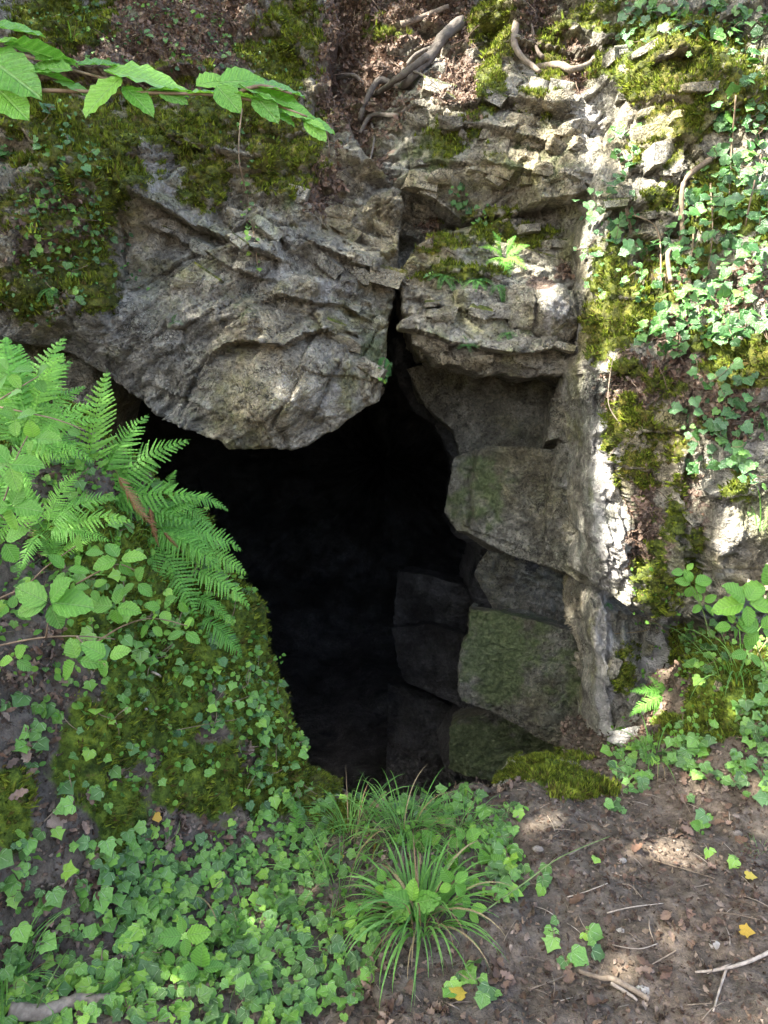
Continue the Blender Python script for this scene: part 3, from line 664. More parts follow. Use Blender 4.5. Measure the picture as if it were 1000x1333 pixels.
slab('sloping top slab in the shadow', [(617, 748, 5.1), (627, 728, 5.1), (650, 690, 5.1), (830, 730, 4.9), (830, 880, 4.85), (700, 860, 5.0), (645, 820, 5.08), (641, 791, 5.08), (628, 768, 5.1)], [(700, 790, 5.0)], 79, bed=-.2)
slab('large green stained slab low in the mouth', [(612, 793, 4.46), (650, 796, 4.44), (700, 808, 4.38), (800, 838, 4.24), (805, 995, 4.18), (776, 983, 4.2), (752, 979, 4.22), (725, 972, 4.25), (702, 963, 4.28), (671, 943, 4.33), (635, 925, 4.4), (601, 913, 4.45), (596, 898, 4.46), (601, 838, 4.46), (609, 826, 4.46)], [(680, 870, 4.36), (740, 920, 4.25)], 83, bed=-.3, green=[(650, 850, 60, 60, 1), (640, 900, 50, 24, .8), (720, 880, 50, 50, .55)],
     lines=[([(594, 903, 4.4), (635, 914, 4.4), (671, 931, 4.3), (702, 950, 4.25), (800, 975, 4.2)], .024, .010), ([(604, 842, 4.4), (650, 846, 4.35), (700, 858, 4.3), (790, 880, 4.2)], .006, .015), ([(720, 905, 4.3), (760, 912, 4.3), (790, 925, 4.2)], .006, .01)])
slab('lowest green slab above the pit', [(586, 946, 4.72), (599, 938, 4.72), (640, 925, 4.7), (720, 945, 4.6), (735, 1060, 4.6), (653, 1020, 4.66), (620, 1012, 4.7), (584, 1001, 4.72)], [(640, 980, 4.67)], 89, green=[(640, 980, 80, 40, .9)], lines=[([(584, 992, 4.7), (660, 1006, 4.65), (700, 1015, 4.6)], .02, .01)])
slab('dark slab behind the green one', [(509, 818, 5.8), (560, 812, 5.7), (625, 835, 5.5), (625, 930, 5.5), (602, 922, 5.6), (565, 906, 5.7), (527, 889, 5.8), (517, 860, 5.8)], [(560, 850, 5.68)], 97, mat=M['shade_dark_rock'])
slab('dark upper step deep in the shaft', [(518, 742, 6.0), (560, 748, 5.9), (600, 760, 5.8), (628, 790, 5.7), (625, 850, 5.7), (560, 826, 5.9), (511, 812, 6.0)], [(560, 790, 5.88)], 98, mat=M['shade_dark_rock'])
slab('darkest slab deep down the shaft', [(505, 890, 6.1), (560, 905, 6.0), (610, 930, 5.9), (600, 1060, 5.9), (500, 1060, 6.1)], [(550, 980, 5.95)], 101, mid=.02, big=.03, mat=M['shade_dark_rock'])

pillar = rock_mass('cliff_base', [(772, 768, 3.85), (800, 765, 3.9), (860, 765, 4.0), (950, 745, 3.95), (1130, 745, 3.7), (1130, 1060, 3.3), (1000, 1050, 3.35), (790, 1030, 3.6), (776, 985, 3.65), (779, 920, 3.66), (788, 868, 3.66), (772, 820, 3.7)],
    [(815, 900, 3.62), (850, 850, 3.84), (880, 805, 4.0), (885, 880, 3.66), (930, 880, 3.5), (850, 950, 3.58), (1000, 900, 3.3), (960, 805, 3.75), (940, 840, 3.4)],
    R, seed=107, lines=[([(790, 800, 3.7), (850, 812, 3.7), (900, 812, 3.6), (960, 806, 3.6), (1040, 812, 3.5)], -.16, .05)], big=.05, mid=.035, small=.012, bed=1.45, sc=(.5, .16), back=.5, edge=.05, rnd=.04,
    grooves=[([(800, 780, 3.65), (798, 870, 3.6), (800, 990, 3.6)], -.06, .06), ([(822, 790, 3.65), (824, 900, 3.6), (820, 980, 3.55)], .03, .03), ([(870, 820, 3.6), (860, 900, 3.55), (862, 950, 3.5)], .06, .04), ([(915, 820, 3.4), (912, 900, 3.4)], -.06, .05)],
    pale=[(787, 880, 10, 110, .9), (868, 850, 16, 50, 1.2), (840, 880, 20, 60, .5), (930, 850, 20, 40, .4), (835, 960, 30, 14, .6)],
    moss=[(815, 870, 14, 36, .7), (885, 850, 10, 50, 1), (950, 920, 40, 50, .9), (880, 930, 30, 30, .5)], litter=[(900, 960, 50, 30, .7), (860, 955, 30, 20, .5)])

recess = rock_mass('cliff_recess', [(-120, 380, 4.2), (60, 400, 4.1), (120, 450, 4.0), (128, 500, 4.0), (100, 580, 4.1), (80, 700, 4.2), (60, 900, 4.3), (-120, 800, 4.2)],
    [(60, 470, 3.95), (120, 510, 3.92), (60, 600, 4.0)], M['rock'], seed=131, step=.012, big=.1, mid=.05, back=.8, bed=.4)
# ------------------------------------------------------------------ visible-surface lookup (where plants stand)
BIN = 3
_px = np.concatenate([s['px'][s['front']] for s in SURF]); _py = np.concatenate([s['py'][s['front']] for s in SURF])
_P = np.concatenate([s['P'][s['front']] for s in SURF]); _N = np.concatenate([s['N'][s['front']] for s in SURF])
_d = (_P - CAM) @ CF
GW, GH = 1100 // BIN, 1440 // BIN
_bi = ((_px + 50) // BIN).astype(int); _bj = ((_py + 50) // BIN).astype(int)
_ok = (_bi >= 0) & (_bi < GW) & (_bj >= 0) & (_bj < GH) & (_d > .3)
_idx = np.nonzero(_ok)[0]
_idx = _idx[np.argsort(-_d[_idx])]
ZI = np.full(GW * GH, -1); ZI[_bj[_idx] * GW + _bi[_idx]] = _idx
def spot(px, py):
    i = int((px + 50) // BIN); j = int((py + 50) // BIN)
    for r in range(0, 8):
        for dj in range(-r, r + 1):
            for di in range(-r, r + 1):
                if max(abs(di), abs(dj)) == r and 0 <= i + di < GW and 0 <= j + dj < GH:
                    k = ZI[(j + dj) * GW + i + di]
                    if k >= 0: return _P[k].copy(), _N[k].copy()
    return at(px, py, 3.5), np.array([0, -1, 0.])
VIS = _idx[np.isin(_idx, ZI)]

def nrm(v):
    v = np.asarray(v, float); return v / (np.linalg.norm(v) + 1e-9)

def basis(y, z):
    y = nrm(y); z = np.asarray(z, float); z = z - (z @ y) * y
    if np.linalg.norm(z) < 1e-3: z = np.cross(y, [1, 0, .3])
    z = nrm(z); x = np.cross(y, z)
    return np.stack([x, y, z], 1)

def quat(y, z):
    return Matrix(basis(y, z).tolist()).to_quaternion()

def tube(pts, rad, sides=6, wob=0.0, sub=5, seed=0):
    P = np.array(pts, float); R_ = np.array(rad, float); n = len(P)
    if sub > 1 and n > 2:
        t = np.arange(n); tt = np.linspace(0, n - 1, (n - 1) * sub + 1)
        Q = np.zeros((len(tt), 3))
        for i, x in enumerate(tt):
            k = min(int(x), n - 2); u = x - k
            p0 = P[max(k - 1, 0)]; p1 = P[k]; p2 = P[k + 1]; p3 = P[min(k + 2, n - 1)]
            Q[i] = .5 * (2 * p1 + (p2 - p0) * u + (2 * p0 - 5 * p1 + 4 * p2 - p3) * u * u + (3 * p1 - p0 - 3 * p2 + p3) * u ** 3)
        R_ = np.interp(tt, t, R_); P = Q
    n = len(P); T = np.gradient(P, axis=0); T /= np.linalg.norm(T, axis=1, keepdims=True) + 1e-9
    ref = np.array([.31, .2, .93]); V = []
    an = np.linspace(0, 2 * math.pi, sides, endpoint=False)
    for i in range(n):
        x = nrm(np.cross(T[i], ref)); y = np.cross(T[i], x)
        rr = R_[i] * (1 + (RNG.normal(size=sides) * wob * 4 if wob else 0))
        V.append(P[i] + (np.cos(an) * rr)[:, None] * x + (np.sin(an) * rr)[:, None] * y)
    V = np.concatenate(V); F = []
    for i in range(n - 1):
        for j in range(sides):
            F.append((i * sides + j, i * sides + (j + 1) % sides, (i + 1) * sides + (j + 1) % sides, (i + 1) * sides + j))
    c0 = len(V); V = np.concatenate([V, P[:1], P[-1:]])
    for j in range(0, sides):
        F.append((c0, (j + 1) % sides, j, j)); F.append((c0 + 1, (n - 1) * sides + j, (n - 1) * sides + (j + 1) % sides, (n - 1) * sides + (j + 1) % sides))
    return V, quad2tri(np.array(F))

def quad2tri(F):
    a = F[:, [0, 1, 2]]; b = F[:, [0, 2, 3]]; T = np.concatenate([a, b])
    ok = (T[:, 0] != T[:, 1]) & (T[:, 1] != T[:, 2]) & (T[:, 0] != T[:, 2])
    return T[ok]

# ------------------------------------------------------------------ leaf shapes: (V, F, uv), base at origin, tip at +Y, face +Z
def ivy_shape(seed):
    r = np.random.default_rng(seed)
    h = [(.0, .06), (.18, -.10), (.40, -.06), (.54, .10), (.50, .26), (.60, .44), (.42, .56), (.25, .76), (0, .98)]
    if seed % 3 == 1: h = [(.0, .05), (.2, -.10), (.45, -.02), (.56, .2), (.46, .36), (.52, .52), (.32, .62), (.15, .82), (0, 1.0)]
    if seed % 3 == 2: h = [(.0, .06), (.14, -.08), (.32, -.04), (.44, .14), (.40, .28), (.62, .42), (.40, .54), (.22, .72), (0, 1.02)]
    pts = h + [(-x, y) for x, y in h[-2:0:-1]]
    pts = np.array(pts) + r.normal(size=(len(pts), 2)) * .022
    uv = np.concatenate([pts, [[0, .34]], pts * .55 + np.array([0, .15])]); n = len(pts)
    z = .14 * np.abs(uv[:, 0]) ** 1.2 - .20 * (uv[:, 1] - .3) ** 2 + r.normal(size=len(uv)) * .012
    V = np.column_stack([uv, z]); F = []
    for i in range(n):
        j = (i + 1) % n; F += [(n, n + 1 + i, n + 1 + j), (n + 1 + i, i, j), (n + 1 + i, j, n + 1 + j)]
    return V, np.array(F), uv

def ovate_shape(seed, wid=.34, teeth=.06, rows=11, droop=.22):
    r = np.random.default_rng(seed); V = []; uv = []
    for i in range(rows + 1):
        t = i / rows; w = wid * math.sin(math.pi * min(1, t ** .82)) ** .8 if 0 < t < 1 else 0
        w *= 1 + (teeth if i % 2 else -teeth)
        for k, s in enumerate((-1, -.5, 0, .5, 1)):
            x = s * w; y = t + (.03 * abs(s) if 0 < i < rows else 0)
            z = .22 * abs(x) - droop * t * t + .022 * math.sin(t * 40 + abs(s) * 3) * abs(s) + r.normal() * .004
            V.append((x, y, z)); uv.append((x, y))
    F = []
    for i in range(rows):
        for k in range(4):
            a = i * 5 + k; F.append((a, a + 1, a + 6, a + 5))
    return np.array(V), quad2tri(np.array(F)), np.array(uv)

def frond_shape(seed, n=25, wide=.20, arch=.16, lobes=7):
    r = np.random.default_rng(seed); V = []; F = []; rows = 16
    cv = r.uniform(-.16, .16)
    def rach(t): return np.array([.02 * math.sin(t * 5 + seed) + cv * t * t, t, arch * 4 * t * (1 - t) * .7 - .10 * t ** 3])
    for i in range(rows + 1):
        t = i / rows; p = rach(t); w = .007 * (1 - t * .85)
        V += [p + (-w, 0, 0), p + (0, 0, w), p + (w, 0, 0)]
    for i in range(rows):
        for k in range(2): a = i * 3 + k; F.append((a, a + 1, a + 4, a + 3))
    for i in range(n):
        t = .14 + .85 * i / n; p = rach(t)
        L = wide * (math.sin(math.pi * (t * .95 + .05) ** .75) ** .8) * (1 + r.normal() * .05)
        if t > .55: L = min(L, wide * (1.02 - t) * 2.1)
        for s in (-1, 1):
            if r.random() < .03: continue
            L *= r.uniform(.9, 1.06)
            d = nrm([s, .32 + .35 * t + r.normal() * .09, -.16 + r.normal() * .14]); q = nrm(np.cross([0, 0, 1], d)) * .9
            m = max(4, int(lobes * (L / wide) + .5)); wd = .85 / n * .50; b = len(V)
            for k in range(2 * m + 1):
                u = k / (2 * m); ww = wd * (1 - .75 * u ** 1.3) * (1.18 if k % 2 else .62) * (1 if k else .5)
                c = p + d * L * u + np.array([0, 0, -.03 * u * u]); f_ = d * L * (.25 / m if k % 2 else 0)
                V += [c + q * ww + f_ - (0, 0, .003), c, c - q * ww + f_ - (0, 0, .003)]
            for k in range(2 * m):
                for h_ in range(2): a0 = b + k * 3 + h_; F.append((a0, a0 + 1, a0 + 4, a0 + 3))
    V = np.array(V); return V, quad2tri(np.array(F)), V[:, :2].copy()

def simple_frond(seed, n=12, wide=.22):
    V = []; F = []
    def rach(t): return np.array([0, t, .25 * t * (1 - t) * 2 - .12 * t ** 2])
    for i in range(n):
        t = .12 + .86 * i / n; p = rach(t); L = wide * (1 - .8 * abs(t - .35) ** 1.2)
        for s in (-1, 1):
            d = nrm([s, .35, -.15]); b = len(V); q = np.array([0, .5 / n, 0]) * .8
            V += [p - q, p + d * L * .6 - q * .8, p + d * L, p + d * L * .5 + q]; F.append((b, b + 1, b + 2, b + 3))
    for i in range(8):
        p = rach(i / 8); q = rach((i + 1) / 8); b = len(V); w = np.array([.008, 0, 0]); V += [p - w, p + w, q + w, q - w]; F.append((b, b + 1, b + 2, b + 3))
    V = np.array(V); return V, quad2tri(np.array(F)), V[:, :2].copy()

def blade_shape(seed, bend=.8, width=.022):
    r = np.random.default_rng(seed); n = 9; V = []; uv = []; p = np.zeros(3); ang = 1.35 - r.uniform(0, .25)
    tw = r.normal() * .4
    for i in range(n + 1):
        t = i / n; w = width * (1 - t ** 2.2) * (.6 + .4 * min(1, t * 4)) * .5
        sx = np.array([math.cos(tw * t), 0, math.sin(tw * t)])
        V += [p - sx * w, p + np.array([0, -.3 * w, -.2 * w]), p + sx * w]; uv += [(-w * 20, t), (0, t), (w * 20, t)]
        p = p + np.array([0.01 * math.sin(3 * t + seed), math.cos(ang), math.sin(ang)]) / n
        ang -= bend * 2.2 / n * (.5 + t)
    F = []
    for i in range(n):
        for k in range(2): a = i * 3 + k; F.append((a, a + 1, a + 4, a + 3))
    return np.array(V), quad2tri(np.array(F)), np.array(uv)

def dead_shape(seed):
    r = np.random.default_rng(seed); V, F, uv = ovate_shape(seed, .24 + r.uniform(-.05, .1), .22, 8, 0)
    c = r.uniform(-1.5, 3.0); V = V.copy(); V[:, 0] += .12 * np.sin(V[:, 1] * 3 + seed)
    V[:, 2] = c * V[:, 0] ** 2 + r.uniform(-.5, .7) * (V[:, 1] - .5) ** 2 + .05 * np.sin(V[:, 1] * 9 + seed) + r.normal(size=len(V)) * .012
    return V, F, uv

def frag_shape(seed):
    r = np.random.default_rng(seed); n = 5; an = np.arange(n) * 1.256 + r.uniform(-.4, .4, n); rr = r.uniform(.25, .7, n)
    V = np.column_stack([np.cos(an) * rr * .6, np.sin(an) * rr, r.normal(size=n) * .1]); V = np.concatenate([V, [[0, 0, .12]]])
    return V, np.array([(i, (i + 1) % n, n) for i in range(n)]), V[:, :2].copy()

SH = {}
SH['ivy'] = [ivy_shape(i) for i in range(6)]
SH['ovate'] = [ovate_shape(i, .33 + .03 * (i % 3)) for i in range(4)]
SH['beech'] = [ovate_shape(20 + i, .29 + .02 * i, .03, 11, .12) for i in range(3)]
SH['frond'] = [frond_shape(i, 19 + i, .20 + .02 * (i % 3), .16 + .05 * (i % 2)) for i in range(8)]
SH['smallfrond'] = [simple_frond(i) for i in range(2)]
SH['blade'] = [blade_shape(i, .25 + .14 * i) for i in range(8)]
SH['dead'] = [dead_shape(i) for i in range(6)]
SH['frag'] = [frag_shape(i) for i in range(6)]
ME = {}
def mesh_of(kind, i, mat, name='leaf'):
    k = (kind, i, mat)
    if k not in ME:
        V, F, uv = SH[kind][i]
        me = make_mesh(name, V, F, uv=uv, smooth=True); me.materials.append(M[mat]); ME[k] = me
    return ME[k]

def part(name, kind, mat, P, y, z, size, parent=None, i=None, **kw):
    i = random.randrange(len(SH[kind])) if i is None else i
    return link(name, mesh_of(kind, i, mat, name), None, parent, loc=P, rot=quat(y, z), scale=size, **kw)

def mass(name, shape, mat, Ps, Ys, Zs, sizes, parent=None, **kw):
    """many copies of a shape joined in one mesh"""
    n = len(Ps)
    if n == 0: return
    Ys = Ys / (np.linalg.norm(Ys, axis=1, keepdims=True) + 1e-9); Zs = Zs - np.sum(Zs * Ys, 1)[:, None] * Ys
    Zs /= np.linalg.norm(Zs, axis=1, keepdims=True) + 1e-9; Xs = np.cross(Ys, Zs)
    B = np.stack([Xs, Ys, Zs], 2) * np.reshape(sizes, (-1, 1, 1))
    which = RNG.integers(len(SH[shape]), size=n); VV = []; FF = []; UU = []; RR = []; off = 0
    for k, (V, F, uv) in enumerate(SH[shape]):
        sel = np.nonzero(which == k)[0]
        if not len(sel): continue
        v = np.einsum('nij,vj->nvi', B[sel], V) + Ps[sel][:, None]
        f = F[None] + (np.arange(len(sel)) * len(V))[:, None, None] + off
        VV.append(v.reshape(-1, 3)); FF.append(f.reshape(-1, 3)); UU.append(np.tile(uv, (len(sel), 1))); RR.append(np.repeat(RNG.random(len(sel)), len(V)))
        off += len(sel) * len(V)
    me = make_mesh(name, np.concatenate(VV), np.concatenate(FF), dict(rnd=np.concatenate(RR)), np.concatenate(UU), smooth=True)
    return link(name, me, M[mat], parent, **kw)

def pick(region, n, mind, surf=None, slope=None, visible=True, amin=.25, rnd=.3):
    """random surface points inside pixel-space blobs, min spacing in metres"""
    src = VIS if visible else np.nonzero(_ok)[0]
    m = blobs(_px[src], _py[src], region)
    nz = fbm(_P[src, 0], _P[src, 1], _P[src, 2], 9, 2, 77)
    m = m + nz * rnd * np.clip(m * 4, 0, 1)
    src = src[m > amin]
    if slope is not None: src = src[_N[src, 2] > slope]
    RNG.shuffle(src); out = []; occ = set(); inv = 1 / mind
    for k in src[:n * 40]:
        c = tuple(np.floor(_P[k] * inv).astype(int))
        if c in occ: continue
        occ.add(c); out.append(k)
        if len(out) >= n: break
    return np.array(out, int)

UP = np.array([0, 0, 1.]); TOCAM = np.array([0, -1, .25])
def strand(pts_px, parent, mat='twig', r0=.003, r1=.0015, lift=.01, name='stem', Y=None, sides=5):
    P = []
    for p in pts_px:
        if len(p) == 3: P.append(at(p[0], p[1], p[2]))
        else:
            q, nn = spot(p[0], p[1]); P.append(q + nn * lift)
    V, F = tube(P, np.linspace(r0, r1, len(P)), sides, .01)
    return link(name, make_mesh(name, V, F, smooth=True), M[mat], parent)

# ------------------------------------------------------------------ ivy
def ivy(label, region, n, size, mind=.022, mat='ivy', group='ivy plants', stems=(), facecam=.5, lift=(.008, .04), slope=None, rnd=.3, amin=.25, droop=.4, maxparts=290):
    root = link('ivy_plant', None, label=label, cat='ivy', group=group)
    ks = pick(region, n, mind, slope=slope, rnd=rnd, amin=amin)
    if len(ks): root.location = _P[ks].mean(0)
    o = np.array(root.location)
    P = []; Yv = []; Zv = []; S = []
    for k in ks:
        p = _P[k]; N = _N[k]
        z = nrm(N * .55 + UP * .45 + TOCAM * facecam + RNG.normal(size=3) * .26)
        y = np.array([RNG.normal() * .8, -.35 + RNG.normal() * .4, -droop + RNG.normal() * .5])
        P.append(p + N * RNG.uniform(*lift) + UP * .004); Yv.append(y); Zv.append(z); S.append(size * RNG.uniform(.40, 1.22) ** 1.15)
    P = np.array(P); Yv = np.array(Yv); Zv = np.array(Zv); S = np.array(S)
    big = np.argsort(-S / np.linalg.norm(P - CAM, axis=1))
    for j in big[:maxparts]:
        part('leaf', 'ivy', mat, P[j] - o, Yv[j], Zv[j], S[j], root)
    rest = big[maxparts:]
    if len(rest):
        q = mass('small_leaves', 'ivy', mat, P[rest] - o, Yv[rest], Zv[rest], S[rest], root); q['kind'] = 'stuff'
    # runners linking the leaves
    if len(ks) > 8:
        VV = []; FF = []; off = 0
        for _ in range(min(60, len(ks) // 4)):
            i = RNG.integers(len(P)); d = np.linalg.norm(P - P[i], axis=1); j = np.argsort(d)[1:7][RNG.integers(6) % max(1, min(6, len(P) - 2))]
            if d[j] > .12: continue
            a = P[i] - o; b = P[j] - o; mdd = (a + b) / 2 + RNG.normal(size=3) * .006 - UP * .006
            V, F = tube([a, mdd, b], [.0016, .0013, .001], 4, 0, 3); VV.append(V); FF.append(F + off); off += len(V)
        q = link('runner', make_mesh('runner', np.concatenate(VV), np.concatenate(FF), smooth=True), M['twig'], root); q['kind'] = 'stuff'
    for st in stems:
        q = strand(st, None, 'twig', .004, .002); q.parent = root; q.location = -Vector(o)
    return root

ivy('dense green ivy carpeting the ground in the bottom left corner', [(60, 1200, 90, 70), (150, 1150, 70, 60), (60, 1290, 90, 60, .9), (110, 1240, 80, 70)], 640, .041, .019, rnd=.2)
ivy('green ivy trailing down the litter beside the left bank moss', [(110, 1020, 30, 60, .9), (120, 1080, 40, 50), (30, 1120, 50, 50), (180, 1110, 50, 40), (30, 980, 30, 40, .5), (60, 1080, 30, 30, .5)], 270, .040, .020)
ivy('ivy spreading between the left bank and the grass tuft', [(330, 1110, 60, 40), (250, 1150, 60, 40, .8), (370, 1075, 50, 25, .8), (420, 1130, 30, 40, .6), (300, 1200, 70, 40, .8), (210, 1200, 50, 60, .8)], 470, .039, .019)
ivy('ivy carpet along the bottom edge left of the path', [(330, 1280, 70, 60), (240, 1300, 60, 40), (430, 1270, 50, 50, .9), (370, 1220, 60, 50, .8), (470, 1230, 30, 30, .5), (180, 1290, 40, 50)], 560, .041, .019, rnd=.2)
ivy('dark small leaved ivy climbing the shaded flank of the bank', [(290, 930, 40, 60, .7), (310, 880, 30, 50, .8), (280, 870, 30, 40, .7), (340, 990, 30, 30, .5), (230, 980, 40, 60, .35)], 130, .030, .022, mat='ivy_dark')
ivy('ivy at the pit edge behind the grass', [(640, 1090, 30, 30, .9), (600, 1060, 60, 20, .8), (650, 1130, 25, 30, .7), (560, 1050, 60, 20, .8), (450, 1040, 50, 20, .8), (690, 1150, 25, 20, .5)], 200, .043, .022)
ivy('sparse ivy sprigs dotted over the bare path', [(780, 1240, 20, 10, .6), (740, 1250, 16, 14, .9), (770, 1215, 12, 10, .8), (915, 1080, 12, 14, .7), (930, 1115, 10, 8, .6), (960, 1130, 14, 10, .8), (720, 1215, 12, 12, .7), (620, 1280, 20, 20, .7), (640, 1300, 16, 16, .7), (590, 1290, 20, 14, .5), (775, 1135, 10, 8, .8), (725, 1135, 12, 12, .7), (650, 1165, 18, 10, .8), (655, 1255, 12, 10, .6), (675, 1170, 12, 10, .7)], 46, .048, .038, rnd=.1, amin=.35)
ivy('ivy with round glossy leaves at the foot of the right bank', [(980, 1010, 30, 30, .9), (860, 985, 50, 16, .9), (820, 1010, 30, 12, .8), (830, 1030, 20, 8, .6), (940, 1010, 30, 14, .6), (985, 960, 20, 40, .6), (900, 1040, 20, 8, .5), (800, 1050, 20, 10, .4)], 170, .044, .022)
ivy('ivy and leaves growing around the mossy hump on the right', [(910, 950, 30, 30, .6), (950, 820, 50, 25, .7), (985, 870, 25, 50, .7), (920, 860, 25, 25, .6), (990, 920, 20, 40, .8)], 170, .044, .022, mat='ivy')
ivy('scattered ivy over the leaf litter high on the left bank', [(60, 900, 60, 50, .6), (100, 800, 60, 60, .5), (150, 680, 60, 50, .6), (30, 760, 40, 60, .5), (90, 620, 50, 40, .6), (200, 850, 60, 60, .4)], 260, .042, .028, group='ivy plants')
ivy('small leaved ivy and creepers along the dark edge of the bank', [(250, 720, 30, 50, .8), (285, 800, 30, 50, .8), (320, 900, 25, 50, .9), (360, 980, 30, 40, .9), (225, 650, 30, 40, .7), (390, 1030, 30, 20, .8)], 280, .034, .020, mat='ivy', lift=(.005, .05))
ivy('ivy scattered across the moss face of the left bank', [(180, 880, 70, 80, .8), (140, 960, 60, 60, .8), (240, 960, 60, 60, .8), (210, 800, 60, 50, .7), (120, 860, 50, 50, .7), (280, 1000, 50, 30, .7)], 210, .036, .03, group='ivy plants')
CUR = 'ivy curtains on the right cliff'
ivy('thick ivy curtain covering the far right of the cliff', [(960, 300, 55, 60), (980, 370, 40, 60), (900, 390, 50, 40, .9), (990, 250, 30, 50, .9), (930, 340, 60, 40, .8)], 560, .045, .026, mat='ivy_dark', group=CUR, rnd=.2, lift=(.01, .12), stems=[[(962, 130), (952, 200), (944, 290), (932, 380)], [(990, 200), (975, 300), (955, 400), (948, 450)], [(905, 300), (898, 350), (885, 420), (880, 455)], [(1000, 330), (985, 420), (970, 500)], [(925, 240), (930, 320), (915, 400)]])
ivy('ivy hanging in bright clumps lower on the curtain', [(880, 440, 40, 30, .8), (960, 500, 30, 20, .5), (945, 590, 45, 25, .8), (930, 540, 40, 30, .7), (960, 560, 40, 30, .7), (985, 620, 20, 30, .5), (955, 430, 30, 25, .6), (925, 500, 12, 12, .9)], 230, .043, .026, mat='ivy_dark', group=CUR, lift=(.01, .09))
ivy('ivy hanging from the top edge of the right cliff', [(860, 20, 50, 25), (900, 40, 30, 25, .8), (970, 30, 40, 40, .8), (940, 10, 50, 30, .7), (985, 90, 25, 50, .8), (830, 50, 20, 20, .6)], 280, .044, .026, mat='ivy_dark', group=CUR, lift=(.01, .08))
ivy('narrow ivy strand down the sunlit top right rock', [(945, 170, 14, 50, .8), (960, 140, 20, 30, .7), (985, 190, 20, 40, .7), (940, 220, 20, 30, .6)], 110, .042, .026, mat='ivy_dark', group=CUR, lift=(.01, .06))
ivy('ivy bush over the shaded hollow of the buttress', [(805, 275, 28, 22), (790, 260, 20, 14, .8), (830, 320, 30, 14, .8), (800, 330, 30, 14, .7), (860, 330, 20, 20, .6), (810, 370, 30, 14, .5), (850, 385, 20, 12, .5)], 110, .043, .028, mat='ivy_dark', group=CUR, lift=(.01, .12))
ivy('small ivy sprig hanging on the pale rock above the hollow', [(812, 190, 16, 18), (815, 210, 12, 16)], 30, .05, .026, mat='ivy_dark', group=CUR, lift=(.01, .06))
ivy('yellow green small leaved ivy on the left wall', [(80, 300, 40, 20, .7), (60, 340, 30, 30, .6), (110, 340, 20, 30, .5), (95, 260, 30, 20, .5), (130, 310, 20, 20, .5), (100, 390, 10, 30, .5), (40, 270, 30, 20, .4)], 110, .030, .026, group='ivy on the left wall')
ivy('dark ivy climbing in a column on the upper left wall', [(75, 190, 14, 40, .9), (112, 215, 12, 20, .7), (5, 190, 14, 20, .8), (70, 230, 14, 20, .7), (60, 170, 14, 14, .7)], 70, .032, .024, mat='ivy_dark', group='ivy on the left wall')
ivy('thin ivy trail dangling over the overhang', [(322, 270, 6, 50, .8), (330, 320, 6, 24, .8), (312, 190, 5, 40, .7), (333, 345, 5, 14, .7)], 60, .022, .018, group='ivy on the left wall', rnd=.1, stems=[[(314, 150), (312, 200), (322, 260), (328, 310), (334, 350)]])
ivy('faint ivy among the litter high above the overhang', [(200, 20, 60, 20, .5), (150, 60, 60, 20, .45), (290, 60, 30, 40, .5), (20, 20, 40, 20, .4), (110, 25, 50, 20, .4), (230, 70, 30, 12, .5)], 120, .024, .03, group='ivy on the left wall')
ivy('dark ivy drooping in the shadow under the middle ledge', [(598, 255, 12, 14, .8), (620, 275, 14, 8, .7)], 34, .034, .022, mat='ivy_dark', droop=1.2, group='ivy on the ledges')
ivy('tiny leaves dotted on the ledge lip', [(560, 360, 10, 8, .4), (640, 300, 20, 8, .4), (500, 490, 8, 20, .5)], 30, .02, .02, group='ivy on the ledges')

# angular pieces of broken limestone standing proud of the faces: parts of the cliff they belong to
def chunk_mesh(seed):
    r = np.random.default_rng(seed); bm_v = []; n = 7
    # box grid pushed into a chipped block
    V = []; F = []
    def face(o, a, b_):
        k = len(V)
        for i in range(n + 1):
            for j in range(n + 1): V.append(o + a * (i / n * 2) + b_ * (j / n * 2))
        for i in range(n):
            for j in range(n): q = k + i * (n + 1) + j; F.append((q, q + n + 1, q + n + 2, q + 1))
    e = np.eye(3)
    for ax in range(3):
        for s_ in (-1, 1):
            a, b_ = e[(ax + 1) % 3], e[(ax + 2) % 3]
            if s_ < 0: a, b_ = b_, a
            face(e[ax] * s_ - a - b_, a, b_)
    V = np.array(V)
    J = r.uniform(.62, 1.1, (2, 2, 2, 3)); t = (V + 1) / 2; W_ = np.zeros_like(V)
    for i in (0, 1):
        for j in (0, 1):
            for k in (0, 1):
                w = (t[:, 0] if i else 1 - t[:, 0]) * (t[:, 1] if j else 1 - t[:, 1]) * (t[:, 2] if k else 1 - t[:, 2])
                W_ += w[:, None] * (np.array([i, j, k]) * 2 - 1) * J[i, j, k]
    for q in range(4):   # knock corners off with planes
        nn = nrm(r.normal(size=3)); d = W_ @ nn; lim = .80 + .15 * r.random(); W_ -= np.clip(d - lim, 0, None)[:, None] * nn
    W_ *= (1 + .05 * fbm(W_[:, 0], W_[:, 1], W_[:, 2], 2.2, 3, seed) + .025 * fbm(W_[:, 0], W_[:, 1], W_[:, 2], 7, 2, seed + 1))[:, None]
    z = np.zeros(len(W_)); ms = np.clip((W_[:, 2] > .5) * (seed % 3 == 0) * (.5 + r.normal() * .2) + 0 * z, 0, 1)
    me = make_mesh('rock_block', W_, np.array(F), dict(moss=ms, litter=z, pale=z + .1 * (seed % 2), green=z))
    me.materials.append(M['rock']); return me
CH = [chunk_mesh(i) for i in range(9)]
